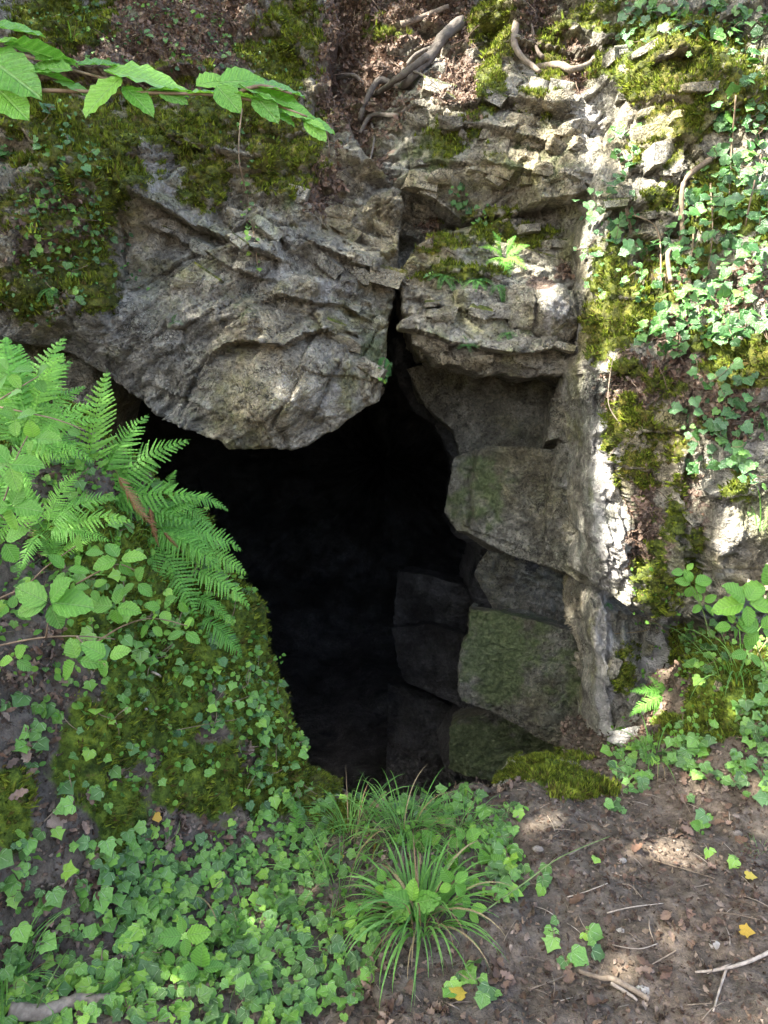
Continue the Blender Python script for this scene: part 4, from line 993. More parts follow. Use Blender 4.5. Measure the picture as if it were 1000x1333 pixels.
def blocks(parent, pts, ang, size=(.05, .11), seed=0):
    r = random.Random(seed)
    for (x, y) in pts:
        P_, N_ = spot(x, y); w = r.uniform(*size); h = w * r.uniform(.32, .6); a = ang + r.uniform(-.25, .25)
        X_ = nrm([math.cos(a), r.uniform(-.35, .35), math.sin(a)]); Y_ = nrm(np.array([0, 1, 0]) - X_ * X_[1] + np.array([0, 0, r.uniform(-.2, .3)])); Z_ = nrm(np.cross(X_, Y_)); Y_ = np.cross(Z_, X_)
        mt = Matrix([[X_[i], Y_[i], Z_[i]] for i in range(3)])
        link('rock_block', CH[r.randrange(len(CH))], None, parent, loc=P_ - np.array([0, -.35 * w, 0]), rot=mt.to_quaternion(), scale=(w, w * .9, h))
def jpts(seed, boxes):
    r = random.Random(seed); out = []
    for (x0, y0, x1, y1, n) in boxes:
        for _ in range(n): out.append((r.uniform(x0, x1), r.uniform(y0, y1)))
    return out
blocks(cliff, jpts(1, [(545, 115, 760, 150, 13), (540, 150, 755, 200, 14), (540, 200, 750, 250, 12), (520, 240, 560, 310, 4)]), -.2, (.035, .095), 1)
blocks(overhang, jpts(2, [(380, 250, 510, 340, 12), (400, 340, 505, 440, 11), (180, 260, 360, 380, 12), (440, 445, 495, 500, 3)]), -.42, (.035, .10), 2)
blocks(ledge, jpts(3, [(535, 380, 650, 430, 8), (560, 300, 750, 340, 7), (545, 440, 740, 470, 8)]), -.08, (.03, .085), 3)
blocks(butt, jpts(4, [(790, 60, 920, 130, 8), (790, 140, 900, 240, 10), (780, 240, 900, 330, 6), (880, 600, 990, 740, 5)]), .15, (.03, .09), 4)
blocks(pillar, jpts(5, [(840, 800, 960, 900, 6), (800, 850, 850, 960, 4)]), 1.2, (.03, .07), 5)

# ------------------------------------------------------------------ ferns
def fern(label, base, tips, Y=None, kind='frond', mat='fern', name='fern', lift=.02, scale=1.0, group='ferns', face=.55, tipdy=0.0):
    if len(base) == 3: b = at(*base)
    else:
        b, n_ = spot(*base); b = b + n_ * lift
    root = link(name, None, label=label, cat='fern', group=group, loc=b)
    for tp in tips:
        e = at(tp[0], tp[1], b[1] + (tp[2] if len(tp) > 2 else tipdy))
        off = np.zeros(3)
        if len(tp) > 3:   # own foot
            off = at(tp[3], tp[4], b[1] + .02) - b
        d = e - (b + off); L = np.linalg.norm(d) * scale
        z = nrm(UP * .75 + TOCAM * face + RNG.normal(size=3) * .12)
        part('frond', kind, mat, off, d, z, L, root)
    return root
fern('large bright fern arching over the dark mouth from the bank top', (128, 655, 2.62), [(108, 482, .0), (178, 532, .05), (243, 572, .0), (262, 640, -.05), (75, 560, -.1), (250, 690, -.08), (205, 600, .05), (60, 640, -.15), (160, 560, .1)], face=.9)
fern('fern fronds crowding the upper left corner of the bank', (30, 600, 2.5), [(52, 430, .1), (98, 470, .05), (0, 440, .0), (120, 520, .0), (60, 520, -.1), (-30, 500, 0), (110, 580, -.1), (85, 545, .1)], face=.9)
fern('fern leaning out of the bank flank below the big fern', (195, 690, 2.6), [(318, 702, .05), (326, 745, .05), (255, 645, .0), (330, 785, .0, 240, 735), (268, 800, -.05), (322, 850, .0, 255, 800), (290, 735, -.1), (215, 780, -.1), (300, 815, -.03, 245, 770)], face=.8)
fern('small fern shoots low among the bank saplings', (70, 730, 2.3), [(95, 660, 0), (130, 690, 0), (40, 660, 0)], face=.8, scale=.9)
fern('young upright fern frond in the ivy by the tuft', (386, 1088), [(386, 1045, 0)], face=1.2)
fern('fern in front of the sunlit pillar foot', (868, 905, 3.3), [(816, 925, -.05), (820, 898, 0), (845, 880, 0), (850, 930, -.05), (880, 885, 0)], face=.9, group='small ferns')
fern('tuft of ferns on the top of the middle ledge', (655, 335), [(625, 318, -.08), (640, 300, 0), (690, 318, -.05), (672, 305, 0), (655, 355, -.12), (690, 345, -.1), (635, 345, -.1), (665, 365, -.12)], kind='frond', group='small ferns', face=.8)
for lb, bs, tp in [('row of drooping polypody on the ledge front, left end', (585, 358), [(560, 362), (572, 372), (590, 374), (600, 366)]),
                   ('row of drooping polypody on the ledge front, centre', (620, 362), [(604, 372), (618, 378), (632, 374), (640, 368)]),
                   ('row of drooping polypody beside the squared block', (650, 370), [(640, 380), (655, 388), (662, 380)]),
                   ('tiny fern in the ledge underside crack', (608, 445), [(598, 452), (612, 456), (620, 450), (605, 438)]),
                   ('faint fern clinging under the squared block', (660, 430), [(650, 440), (664, 446), (672, 436)]),
                   ('small hanging fern on the crack edge of the overhang', (500, 465), [(494, 480), (506, 485), (500, 492)]),
                   ('small fern in the shade of the buttress foot', (790, 785), [(782, 800), (796, 795), (785, 790)]),
                   ('tiny fern on the overhang face', (228, 418), [(220, 424), (236, 420), (228, 410)]),
                   ('little fern hanging from the left wall moss', (92, 340), [(80, 355), (100, 356), (96, 364)]),
                   ('drooping little fern beside the moss cushion on the left wall', (60, 375), [(50, 388), (66, 392), (74, 384)])]:
    fern(lb, bs, [(a, b_, -.05) for a, b_ in tp], kind='smallfrond', mat='small_fern', name='small_fern', group='small ferns', lift=.005, scale=1.2)
fern('fern on the bank edge between the big fern and the pit', (215, 650, 2.7), [(300, 660, .05), (282, 690, .0), (270, 720, .0), (230, 610, .05), (250, 740, -.05)], face=.8)
fern('lowest fern tuft drooping over the bank edge', (250, 770, 2.7), [(322, 800, .05), (320, 870, .0), (300, 850, -.02), (275, 850, -.05), (330, 830, .05)], face=.8, scale=.9)
fern('fern at the far left edge behind the saplings', (-10, 700, 2.2), [(60, 600, .1), (30, 620, .1), (-20, 580, .1), (80, 660, .0), (40, 560, .1)], face=.9)
fern('tall fern fronds standing over the upper left saplings', (40, 570, 2.05), [(20, 440, .1), (70, 455, .1), (110, 500, .05), (130, 540, 0), (-20, 470, .05), (90, 600, -.1), (5, 430, .1), (125, 590, -.05)], face=.9)
fern('spreading fern low in the left bank foliage', (60, 690, 2.1), [(150, 640, 0), (140, 700, -.05), (0, 610, 0), (100, 610, .05), (170, 670, 0), (20, 750, -.1)], face=.9)
fern('small fern by the moss under the saplings', (190, 850, 2.55), [(240, 830, 0), (250, 870, 0), (160, 815, 0), (215, 900, -.05)], face=.9, scale=.8)
# brown withered frond hanging on the bank
fr = link('withered_frond', None, label='withered rusty brown fern frond hanging down the bank', cat='dead frond', loc=at(165, 610, 2.62))
for a_, b_ in [((150, 612), (212, 700)), ((195, 655), (205, 720)), ((212, 690), (240, 722))]:
    p = at(*a_, 2.55); e = at(*b_, 2.5); q = part('frond', 'frond', 'dryfern', p - np.array(fr.location), e - p, TOCAM, np.linalg.norm(e - p), fr); q.scale = (q.scale[0] * .32, q.scale[1] * .9, q.scale[2])

# ------------------------------------------------------------------ broad leaved saplings on the bank and the branch overhead
def leafy(name, label, cat, twigs, leaves, mat='beech', kind='ovate', group=None, Y0=1.8, twigmat='twig', r=.0028):
    o = at(twigs[0][0][0], twigs[0][0][1], twigs[0][0][2])
    root = link(name, None, label=label, cat=cat, group=group, loc=o)
    for tw in twigs:
        P = [at(*p) - o for p in tw]
        V, F = tube(P, np.linspace(r, r * .45, len(P)), 6, .01)
        link('twig', make_mesh('twig', V, F, smooth=True), M[twigmat], root)
    for lf in leaves:
        (bx, by), (tx, ty), Y = lf[:3]; dy = lf[3] if len(lf) > 3 else RNG.uniform(-.02, .02)
        b = at(bx, by, Y); e = at(tx, ty, Y + dy); z = nrm(UP * .6 + TOCAM * (lf[4] if len(lf) > 4 else .7) + RNG.normal(size=3) * .22)
        q = part('leaf', kind, mat, b - o, e - b, z, np.linalg.norm(e - b), root)
        if len(lf) > 5: q.scale = (q.scale[0] * lf[5], q.scale[1], q.scale[2])
    return root
def whorl(cx, cy, r, n, Y, a0=None, spread=6.28, face=.8):
    out = []; a0 = RNG.uniform(0, 6.28) if a0 is None else a0
    for i in range(n):
        a = a0 + spread * (i / n) + RNG.normal() * .15; rr = r * RNG.uniform(.85, 1.1)
        c, s = math.cos(a), math.sin(a)
        out.append(((cx + c * 3, cy + s * 3), (cx + c * rr, cy + s * rr * .8), Y, RNG.uniform(-.03, .02), face))
    return out
YB = 1.2
leafy('beech_branch', 'leafy beech branch reaching in from the upper left', 'branch',
      [[(-80, 118, YB), (0, 116, YB), (70, 118, YB), (140, 120, YB), (200, 121, YB), (280, 124, YB), (350, 135, YB), (400, 152, YB)], [(-60, 60, YB + .1), (20, 70, YB + .08), (90, 90, YB + .05), (160, 108, YB)], [(300, 124, YB), (340, 112, YB), (380, 122, YB)]],
      [((-30, 34), (58, 37), YB, .05, .35), ((-20, 58), (28, 48), YB, 0, .5), ((5, 58), (102, 76), YB, .03, .45), ((-30, 66), (50, 118), YB, -.03, .8), ((-20, 100), (34, 150), YB, -.02, 1.0), ((45, 78), (103, 74), YB, .05, .4), ((40, 92), (112, 112), YB, .03, .5),
       ((95, 92), (30, 84), YB, 0, .6), ((160, 100), (106, 145), YB, -.03, 1.0), ((135, 92), (247, 112), YB, .03, .55, 1.1), ((160, 112), (200, 146), YB, -.02, .9, .8), ((100, 85), (160, 80), YB, .03, .5), ((70, 105), (120, 122), YB, .0, .6), ((190, 118), (262, 116), YB, .03, .4), ((240, 122), (300, 118), YB, .02, .45),
       ((205, 120), (245, 132), YB, .0, .7), ((282, 112), (312, 143), YB, -.02, 1.0), ((285, 108), (345, 100), YB, .03, .5), ((310, 110), (402, 138), YB, .02, .6), ((330, 122), (362, 156), YB, -.02, 1.0), ((330, 112), (398, 118), YB, .04, .45), ((362, 140), (408, 150), YB, 0, .7), ((345, 140), (385, 160), YB, 0, .8), ((392, 155), (438, 170), YB, .01, .7), ((396, 156), (425, 181), YB, -.01, .9), ((300, 122), (350, 130), YB, 0, .5), ((255, 112), (300, 100), YB, .03, .45)],
      kind='beech', r=.0035)
SAP = 'broad leaved saplings on the bank'
leafy('sapling', 'sapling with large toothed leaves in the middle of the bank', 'sapling', [[(-40, 850, 1.75), (40, 832, 1.75), (100, 828, 1.76), (150, 832, 1.78)], [(60, 830, 1.75), (64, 800, 1.74)], [(100, 828, 1.75), (120, 850, 1.74), (140, 868, 1.72)], [(-30, 790, 1.8), (30, 765, 1.8), (60, 738, 1.8), (100, 710, 1.8)]],
      whorl(64, 785, 52, 5, 1.72) + whorl(85, 742, 32, 3, 1.78) + whorl(100, 860, 34, 3, 1.72) + whorl(140, 856, 36, 3, 1.72) + whorl(108, 722, 30, 3, 1.8) + whorl(20, 858, 26, 3, 1.7) + whorl(15, 795, 26, 3, 1.75), group=SAP)
leafy('sapling', 'sapling with paired leaves nearest the dark opening', 'sapling', [[(120, 840, 2.0), (160, 815, 2.0), (200, 805, 2.0), (245, 815, 2.0)], [(100, 760, 2.0), (150, 735, 2.0), (180, 745, 2.0)]],
      whorl(155, 728, 34, 4, 2.0) + whorl(150, 790, 34, 4, 1.98) + whorl(196, 815, 24, 3, 2.0) + whorl(212, 792, 24, 3, 2.02) + whorl(240, 822, 24, 3, 2.0) + whorl(178, 758, 28, 3, 2.0) + whorl(120, 765, 26, 3, 1.98) + whorl(245, 800, 20, 2, 2.02), group=SAP)
leafy('sapling', 'pale leaved sapling crowding the far left edge at mid height', 'sapling', [[(-60, 720, 1.7), (0, 660, 1.7), (20, 600, 1.72), (40, 560, 1.75)], [(-30, 640, 1.7), (10, 680, 1.7)]],
      whorl(12, 605, 44, 4, 1.65) + whorl(15, 660, 38, 4, 1.66) + whorl(5, 705, 38, 3, 1.7) + whorl(45, 572, 32, 3, 1.75) + whorl(20, 545, 28, 3, 1.75), group=SAP)
leafy('sapling', 'sapling with light green leaves among the topmost ferns', 'sapling', [[(-60, 560, 2.0), (0, 520, 2.0), (50, 490, 2.0)], [(0, 530, 2.0), (70, 545, 2.0), (110, 560, 2.0)]],
      whorl(12, 485, 30, 4, 2.0) + whorl(48, 492, 24, 3, 2.02) + whorl(5, 525, 28, 3, 1.95) + whorl(85, 560, 22, 3, 2.0), group=SAP)
HB = 'herbs at the front'
leafy('herb', 'pale green five leaflet herb above the grass tuft', 'herb', [[(590, 1180, 2.25), (592, 1140, 2.3), (590, 1120, 2.32)], [(592, 1140, 2.3), (565, 1105, 2.34)], [(592, 1135, 2.3), (640, 1130, 2.3)]],
      whorl(560, 1102, 24, 5, 2.34) + whorl(605, 1095, 26, 5, 2.34) + whorl(582, 1132, 26, 5, 2.28) + whorl(632, 1128, 26, 5, 2.3) + whorl(560, 1145, 20, 5, 2.25) + whorl(530, 1095, 20, 5, 2.36) + whorl(655, 1105, 18, 4, 2.36), mat='herb', group=HB, twigmat='stem', r=.0018)
leafy('herb', 'four leaved beech seedling in the heart of the grass tuft', 'seedling', [[(540, 1215, 2.0), (538, 1195, 2.02), (536, 1178, 2.04)]], whorl(536, 1176, 40, 5, 1.98, face=1.1) + whorl(590, 1150, 26, 4, 2.0) + whorl(500, 1150, 22, 3, 2.0) + whorl(470, 1185, 20, 3, 2.0) + whorl(610, 1185, 22, 4, 2.0), mat='herb', group=HB, twigmat='stem', r=.002)
leafy('herb', 'yellow green lobed seedling standing in the left ivy', 'seedling', [[(255, 1290, 1.82), (250, 1250, 1.84), (240, 1225, 1.86)]], whorl(240, 1218, 34, 4, 1.84) + whorl(228, 1258, 26, 3, 1.82) + whorl(262, 1262, 34, 4, 1.8), mat='herb', group=HB, twigmat='stem', r=.002)
leafy('herb', 'tiny bright herb by the right of the path', 'herb', [[(910, 1085, 2.45), (912, 1075, 2.46)]], whorl(914, 1078, 14, 3, 2.45) + whorl(928, 1118, 10, 3, 2.4), mat='herb', group=HB, twigmat='stem', r=.0015)
leafy('herb', 'bright leafy sprig in front of the buttress foot', 'herb', [[(925, 830, 2.9), (915, 795, 2.9), (905, 765, 2.9)], [(918, 800, 2.9), (895, 755, 2.9)]],
      whorl(902, 760, 26, 5, 2.9, face=1.0) + whorl(915, 785, 24, 4, 2.9, face=1.0) + whorl(893, 745, 18, 3, 2.9, face=1.0), mat='herb', group='herbs on the right bank', twigmat='stem', r=.0025)
leafy('herb', 'large leaved plant at the right edge above the moss', 'herb', [[(1010, 900, 2.7), (985, 840, 2.7), (975, 790, 2.7)], [(985, 840, 2.7), (950, 800, 2.7)]],
      whorl(972, 785, 42, 5, 2.68, face=1.0) + whorl(955, 815, 26, 4, 2.7) + whorl(1000, 765, 36, 4, 2.7) + whorl(990, 820, 34, 4, 2.68) + whorl(975, 850, 26, 3, 2.7), mat='herb', group='herbs on the right bank', twigmat='stem', r=.003)
leafy('herb', 'bright green hollylike sprig in the litter high on the left', 'seedling', [[(188, 60, 4.3), (186, 50, 4.3), (185, 44, 4.28)]], whorl(186, 46, 14, 5, 4.25) + whorl(232, 62, 10, 3, 4.25), mat='ivy_dark', group='seedlings on the upper slope', r=.002)

# small low herbs, seedlings and creeping leaves between the ferns: countless
def cover(label, region, n, size, mat, mind=.016):
    ks = pick(region, n, mind, amin=.2); Nn = _N[ks]
    Z = Nn * .5 + UP * .5 + TOCAM * .5 + RNG.normal(size=Nn.shape) * .35; Yv = RNG.normal(size=Nn.shape) + np.array([0, -.2, -.3])
    mass('ground_cover', 'ovate', mat, _P[ks] + Nn * RNG.uniform(.004, .045, (len(ks), 1)), Yv, Z, RNG.uniform(size[0], size[1], len(ks)), kind='stuff', label=label, cat='ground cover')
cover('low small leaved herbs creeping over the left bank under the ferns', [(80, 720, 90, 90), (200, 760, 80, 90), (60, 620, 80, 80), (270, 860, 60, 90), (340, 980, 50, 40), (60, 840, 70, 60, .7), (180, 650, 60, 50), (240, 680, 40, 60)], 1500, (.012, .030), 'herb')
cover('small bright seedlings dotted on the mossy face of the left bank', [(180, 880, 90, 100, .8), (130, 980, 70, 60, .8), (250, 980, 70, 60, .8)], 420, (.012, .028), 'beech', mind=.03)
cover('tiny bright leaves sprinkled between the ivy at the front', [(400, 1120, 120, 40, .8), (560, 1070, 90, 30), (250, 1180, 120, 80, .6), (100, 1150, 100, 80, .5), (620, 1110, 50, 40, .8), (480, 1180, 60, 50, .6)], 700, (.012, .026), 'herb')
cover('tiny leaves sprinkled along the right bank foot', [(900, 900, 60, 60, .8), (960, 960, 50, 50, .8), (840, 960, 50, 30, .7), (870, 780, 60, 40, .4)], 300, (.012, .026), 'herb')
cover('tiny creeping leaves over the mossy upper left wall', [(80, 300, 90, 90, .7), (100, 200, 60, 60, .6), (230, 70, 120, 50, .45), (120, 30, 100, 30, .5), (330, 130, 60, 40, .4)], 520, (.012, .028), 'ivy_dark')

# ------------------------------------------------------------------ grass
def tuft(label, px, py, n, L, spread=1.0, dry=.08, wid=1.0, arc=(0, 6.28), up=0.0, group='grass tufts', name='grass_tuft', base=.03, lean=.9):
    b, nn = spot(px, py)
    root = link(name, None, label=label, cat='grass', group=group, loc=b)
    for i in range(n):
        a = RNG.uniform(*arc); d = np.array([math.cos(a), math.sin(a), 0]); t = RNG.uniform(0, 1)
        bend = int(min(7, RNG.integers(2, 8) + 1))
        l = L * RNG.uniform(.55, 1.15)
        p = d * base * RNG.random() + RNG.normal(size=3) * (.008, .008, 0)
        y = d * spread - UP * RNG.uniform(-.25, lean * .75); z = nrm(UP + RNG.normal(size=3) * .12)
        o = part('blade', 'blade', 'drygrass' if RNG.random() < dry else 'grass', p, y, z, l, root, i=bend)
        o.scale = (l * wid * RNG.uniform(.7, 1.2), l, l)
    return root
tuft('big dark green sedge tuft arching over the path edge', 545, 1195, 200, .27, wid=1.5, base=.09, lean=1.0, dry=.14)
tuft('fine grass on the brink of the pit behind the tuft', 525, 1085, 150, .24, wid=.9, base=.12)
tuft('thin grass left of the brink with drooping tips', 455, 1085, 90, .28, wid=.6, base=.07)
tuft('grass blades in the ivy left of the sedge tuft', 440, 1165, 60, .28, wid=.6, base=.1)
tuft('grass blades in the bottom left corner', 5, 1290, 60, .25, wid=.9, base=.05)
tuft('sparse grass blades in the bottom ivy', 330, 1250, 40, .2, wid=.8, base=.14)
tuft('grass at the right of the brink', 600, 1078, 80, .2, wid=.9, base=.09)
tuft('long grass arching from the right bank', 960, 880, 60, .36, wid=.7, base=.10, group='grass on the right bank')
tuft('grass blades at the foot of the sunlit pillar', 850, 985, 44, .2, wid=1.1, base=.06, group='grass on the right bank')
tuft('grass hanging at the right edge below the curtain', 995, 690, 18, .24, wid=1.0, base=.03, group='grass on the right bank')
tuft('small grass blades under the left ferns', 150, 700, 26, .15, wid=.8, base=.12, group='grass on the left bank')
tuft('small grass tuft on the left wall litter', 100, 60, 20, .14, wid=.8, base=.06, group='grass on the left bank')
tuft('tiny grass patch at the right edge of the path', 985, 1110, 30, .08, wid=.8, base=.05, group='grass on the right bank')

# ------------------------------------------------------------------ roots, twigs, stones, dead leaves
def wood(name, label, cat, paths, mat='root', group=None, off=None):
    P0 = None; root = None
    for i, (pts, r0, r1) in enumerate(paths):
        P = []
        for p in pts:
            q, nn = spot(p[0], p[1]); P.append(q + nn * (p[2] if len(p) > 2 else .02))
        if root is None:
            P0 = P[0]
            if len(paths) > 1: root = link(name, None, label=label, cat=cat, group=group, loc=P0)
        V, F = tube(np.array(P) - P0, np.linspace(r0, r1, len(P)), 9, .02, 6)
        me = make_mesh(name, V, F, smooth=True)
        if root is None: root = link(name, me, M[mat], label=label, cat=cat, group=group, loc=P0)
        else: link('branch' if i else 'main_stem', me, M[mat], root)
    return root
wood('tree_root', 'gnarled dark tree root clinging to the top of the cliff', 'root', [([(600, 30), (582, 55, .04), (560, 80, .05), (545, 98, .05), (515, 106, .05), (490, 118, .06), (477, 140, .05), (474, 165, .02)], .035, .012),
    ([(558, 82, .06), (530, 104, .07), (500, 110, .08), (470, 100, .05), (440, 108, .02)], .022, .008), ([(540, 128, .03), (515, 142, .05), (490, 155, .05), (474, 172, .03)], .016, .010), ([(575, 50), (560, 60, .05), (535, 90, .07), (505, 103, .08)], .018, .01), ([(530, 100, .05), (548, 106, .05), (560, 104, .02)], .010, .004), ([(490, 160, .03), (486, 180, .03), (480, 215, .01)], .009, .003)])
wood('tree_root', 'short pale root bridging the sunlit gully', 'root', [([(705, 85, .03), (722, 96, .05), (745, 100, .05), (770, 92, .04), (782, 75, .02)], .02, .014), ([(708, 88, .03), (700, 60, .03), (690, 30, .02)], .012, .006)], mat='bark')
wood('tree_root', 'thick mossy root crossing the upper litter slope', 'root', [([(640, -20, .03), (655, 30, .05), (670, 70, .04), (700, 100, .03)], .03, .012), ([(520, 30, .02), (548, 20, .03), (580, 5, .03)], .02, .012)], mat='bark')
wood('stem', 'pale upright ivy stem on the buttress', 'stem', [([(912, 225, .05), (904, 255, .07), (896, 300, .08), (888, 345, .07), (884, 380, .05)], .012, .010)], mat='stick')
wood('twig', 'thin forked brown twig over the buttress hollow', 'twig', [([(878, 380, .08), (862, 330, .12), (850, 300, .13), (842, 280, .12)], .004, .002), ([(851, 304, .13), (832, 298, .13), (815, 292, .11), (808, 285, .1)], .003, .0015)], mat='twig', group=None)
wood('twig', 'bare curving twig low on the buttress moss', 'twig', [([(795, 600, .02), (800, 560, .05), (806, 520, .06), (806, 470, .04)], .003, .002)], mat='stick')
wood('stick', 'thick pale broken stick lying across the path', 'stick', [([(755, 1265, .012), (780, 1276, .015), (805, 1287, .015), (848, 1303, .012)], .006, .0085), ([(800, 1285, .012), (822, 1300, .012), (828, 1308, .01)], .005, .003)], mat='stick')
wood('stick', 'forked stick at the right edge of the path', 'stick', [([(1010, 1243, .01), (965, 1258, .012), (930, 1268, .012), (905, 1272, .01)], .006, .003), ([(950, 1262, .01), (935, 1290, .01), (925, 1320, .01)], .004, .002)], mat='stick')
wood('stick', 'brown bark covered stick at the edge of the ivy', 'stick', [([(605, 1158, .015), (630, 1160, .015), (650, 1160, .015)], .008, .007)], mat='bark')
wood('stick', 'short pale stick stuck in the bank moss', 'stick', [([(152, 908, .02), (170, 914, .03), (188, 921, .03)], .006, .005)], mat='stick')
wood('stick', 'thin pale stick above the bank moss', 'stick', [([(188, 877, .02), (200, 886, .03), (213, 898, .03)], .004, .003)], mat='stick')
wood('stick', 'mossy rotten log in the bottom left corner', 'log', [([(20, 1325, .02), (60, 1318, .025), (100, 1314, .02), (150, 1306, .015)], .022, .014)], mat='stick')
wood('stalk', 'long yellowish grass stalk slanting over the ivy', 'stalk', [([(45, 1312, .03), (90, 1240, .10), (140, 1170, .12), (185, 1100, .10), (222, 1070, .05)], .0022, .0012)], mat='stem')
wood('stalk', 'slender stalk leaning out over the path', 'stalk', [([(630, 1195, .02), (680, 1165, .04), (735, 1128, .04), (790, 1095, .02)], .0025, .0015)], mat='stem')
wood('twig', 'thin dry grass stem arching across the right recess', 'twig', [([(805, 830, .05), (825, 822, .08), (850, 814, .1), (885, 818, .06)], .002, .0015)], mat='drygrass')
TW = 'thin twigs lying on the path'
for i, (a, b, lb) in enumerate([((800, 1235), (855, 1232), 'thin dark twig lying level in the middle of the path'), ((810, 1150), (835, 1168), 'thin twig slanting near the top of the path'), ((690, 1290), (745, 1268), 'thin twig left of the thick stick'), ((850, 1120), (930, 1145), 'long thin twig under the right hand sprigs'),
        ((740, 1170), (790, 1150), 'thin twig beside the slender stalk'), ((790, 1190), (862, 1178), 'thin twig crossing the path centre'), ((700, 1240), (720, 1300), 'thin upright twig at the ivy edge'), ((860, 1010), (900, 1060), 'crooked twig under the brown curled leaf'), ((880, 1240), (840, 1265), 'thin twig right of the thick stick'), ((560, 1300), (600, 1320), 'thin twig at the bottom by the yellow leaf'),
        ((30, 1000), (90, 1110), 'long dark twig in the left litter'), ((300, 1170), (350, 1150), 'thin twig inside the ivy'), ((930, 1190), (990, 1200), 'thin twig at the right edge'), ((740, 1115), (770, 1100), 'short twig by the bright soil'), ((845, 1200), (850, 1230), 'short upright twig on the path')]):
    m_ = ((a[0] + b[0]) / 2 + RNG.normal() * 4, (a[1] + b[1]) / 2 + RNG.normal() * 4)
    wood('twig', lb, 'twig', [([(*a, .008), (*m_, .012), (*b, .008)], .0022, .0012)], mat='stick', group=TW)

def flat_leaf(name, label, px, py, size, mat, kind='dead', cat='leaf', group=None, ang=None, lift=.012, tilt=.3):
    p, n_ = spot(px, py); a = RNG.uniform(0, 6.28) if ang is None else ang
    y = np.array([math.cos(a), math.sin(a), 0]); y = y - (y @ n_) * n_
    return part(name, kind, mat, p + n_ * lift, y, n_ + RNG.normal(size=3) * tilt, size, label=label, cat=cat, group=group)
YL = 'yellow fallen leaves'
for px, py, s, lb in [(447, 1124, .045, 'yellow leaf caught in the grass left of the tuft'), (498, 1110, .055, 'orange yellow leaf behind the grass tuft'), (205, 1062, .028, 'small yellow leaf on the bank moss'), (592, 1308, .05, 'bright yellow leaf at the bottom by the path'), (964, 1218, .04, 'yellow brown leaf on the right of the path'), (972, 1146, .035, 'yellow leaf among the right sprigs'), (716, 1210, .03, 'small yellow green leaf at the ivy edge'), (962, 805, .03, 'yellow leaf in the right hand plant')]:
    flat_leaf('yellow_leaf', lb, px, py, s, 'yellowleaf', 'ivy', 'leaf', YL, lift=.02)
flat_leaf('dead_leaf', 'large curled brown leaf on the right bank', 905, 1000, .11, 'deadleaf', cat='leaf', ang=.2, lift=.03)
flat_leaf('dead_leaf', 'large pale brown leaf in the left litter', 62, 1075, .075, 'deadleaf', cat='leaf', ang=1.5)
flat_leaf('dead_leaf', 'rusty oak leaf at the bottom of the path', 765, 1312, .06, 'deadleaf', cat='leaf', ang=.4)
flat_leaf('dead_leaf', 'brown leaf leaning on the sprig by the thick stick', 738, 1272, .05, 'deadleaf', cat='leaf', ang=-1.5)
DL = 'brown dead leaves scattered on the ground'
for reg, n_, lb in [([(70, 930, 40, 60), (30, 1000, 40, 40), (90, 1060, 30, 40), (60, 880, 40, 30)], 60, 'brown dead leaf in the litter at the foot of the left bank'),
                ([(600, 1290, 90, 50), (480, 1290, 50, 40), (560, 1250, 80, 20)], 55, 'brown dead leaf at the bottom between the ivy and the path'),
                ([(860, 1060, 90, 25), (960, 1050, 50, 30), (920, 1020, 30, 20)], 50, 'brown dead leaf along the foot of the right bank'),
                ([(850, 1200, 110, 90, .6)], 30, 'brown dead leaf trodden into the path'),
                ([(300, 1170, 100, 60, .6), (200, 1180, 100, 80, .5), (500, 1120, 80, 40, .6)], 60, 'brown dead leaf showing between the ivy leaves')]:
    for k in pick(reg, int(n_ * .7), .03, visible=True):
        p, nn = _P[k], _N[k]; a = RNG.uniform(0, 6.28); y = np.array([math.cos(a), math.sin(a), 0]); y = y - (y @ nn) * nn
        part('dead_leaf', 'dead', 'deadleaf', p + nn * .008, y, nn + RNG.normal(size=3) * .35, RNG.uniform(.025, .055), label=lb, cat='leaf', group=DL)

# countless small litter, soil crumbs, twiglets, moss
gs = [s for s in SURF if s['name'] == 'ground'][0]
def scatter(name, shape, mat, P, N, size, flat=.35, label=None, cat=None, lift=.003, along=None):
    n = len(P); t = RNG.normal(size=(n, 3)); Z = N + RNG.normal(size=(n, 3)) * flat
    s = RNG.uniform(size[0], size[1], n)
    return mass(name, shape, mat, P + N * lift, t, Z, s, kind='stuff', label=label, cat=cat)
g = np.nonzero((gs['P'][:, 1] < lip_y(gs['P'][:, 0]) + .05) & (gs['P'][:, 1] > 1.4) & (gs['A']['moss'] < .5))[0]
sel = RNG.choice(g, 30000)
scatter('leaf_litter', 'frag', 'litter', gs['P'][sel] + RNG.normal(size=(len(sel), 3)) * .003, gs['N'][sel], (.005, .020), .5, 'loose carpet of crumbled leaf fragments over the woodland soil', 'leaf litter')
wb = (1 / np.clip(gs['N'][g, 2], .12, 1) - 1.1).clip(0, 8); wb /= wb.sum(); sb = RNG.choice(g, 14000, p=wb)
scatter('bank_litter', 'frag', 'litter', gs['P'][sb], gs['N'][sb], (.008, .022), .6, 'brown crumbled leaves clinging to the steep left bank', 'leaf litter')
sb = RNG.choice(g, 3500, p=wb)
scatter('bank_litter', 'dead', 'deadleaf', gs['P'][sb], gs['N'][sb], (.02, .045), .6, 'dry brown leaves caught on the steep left bank', 'leaf litter')
sel = RNG.choice(g, 7500)
scatter('leaf_litter', 'dead', 'litter', gs['P'][sel], gs['N'][sel], (.012, .034), .4, 'small brown leaves strewn thinly over the woodland soil', 'leaf litter')
cl = [s for s in SURF if s['name'] in ('cliff', 'cliff_overhang', 'cliff_buttress', 'cliff_ledge', 'cliff_base')]
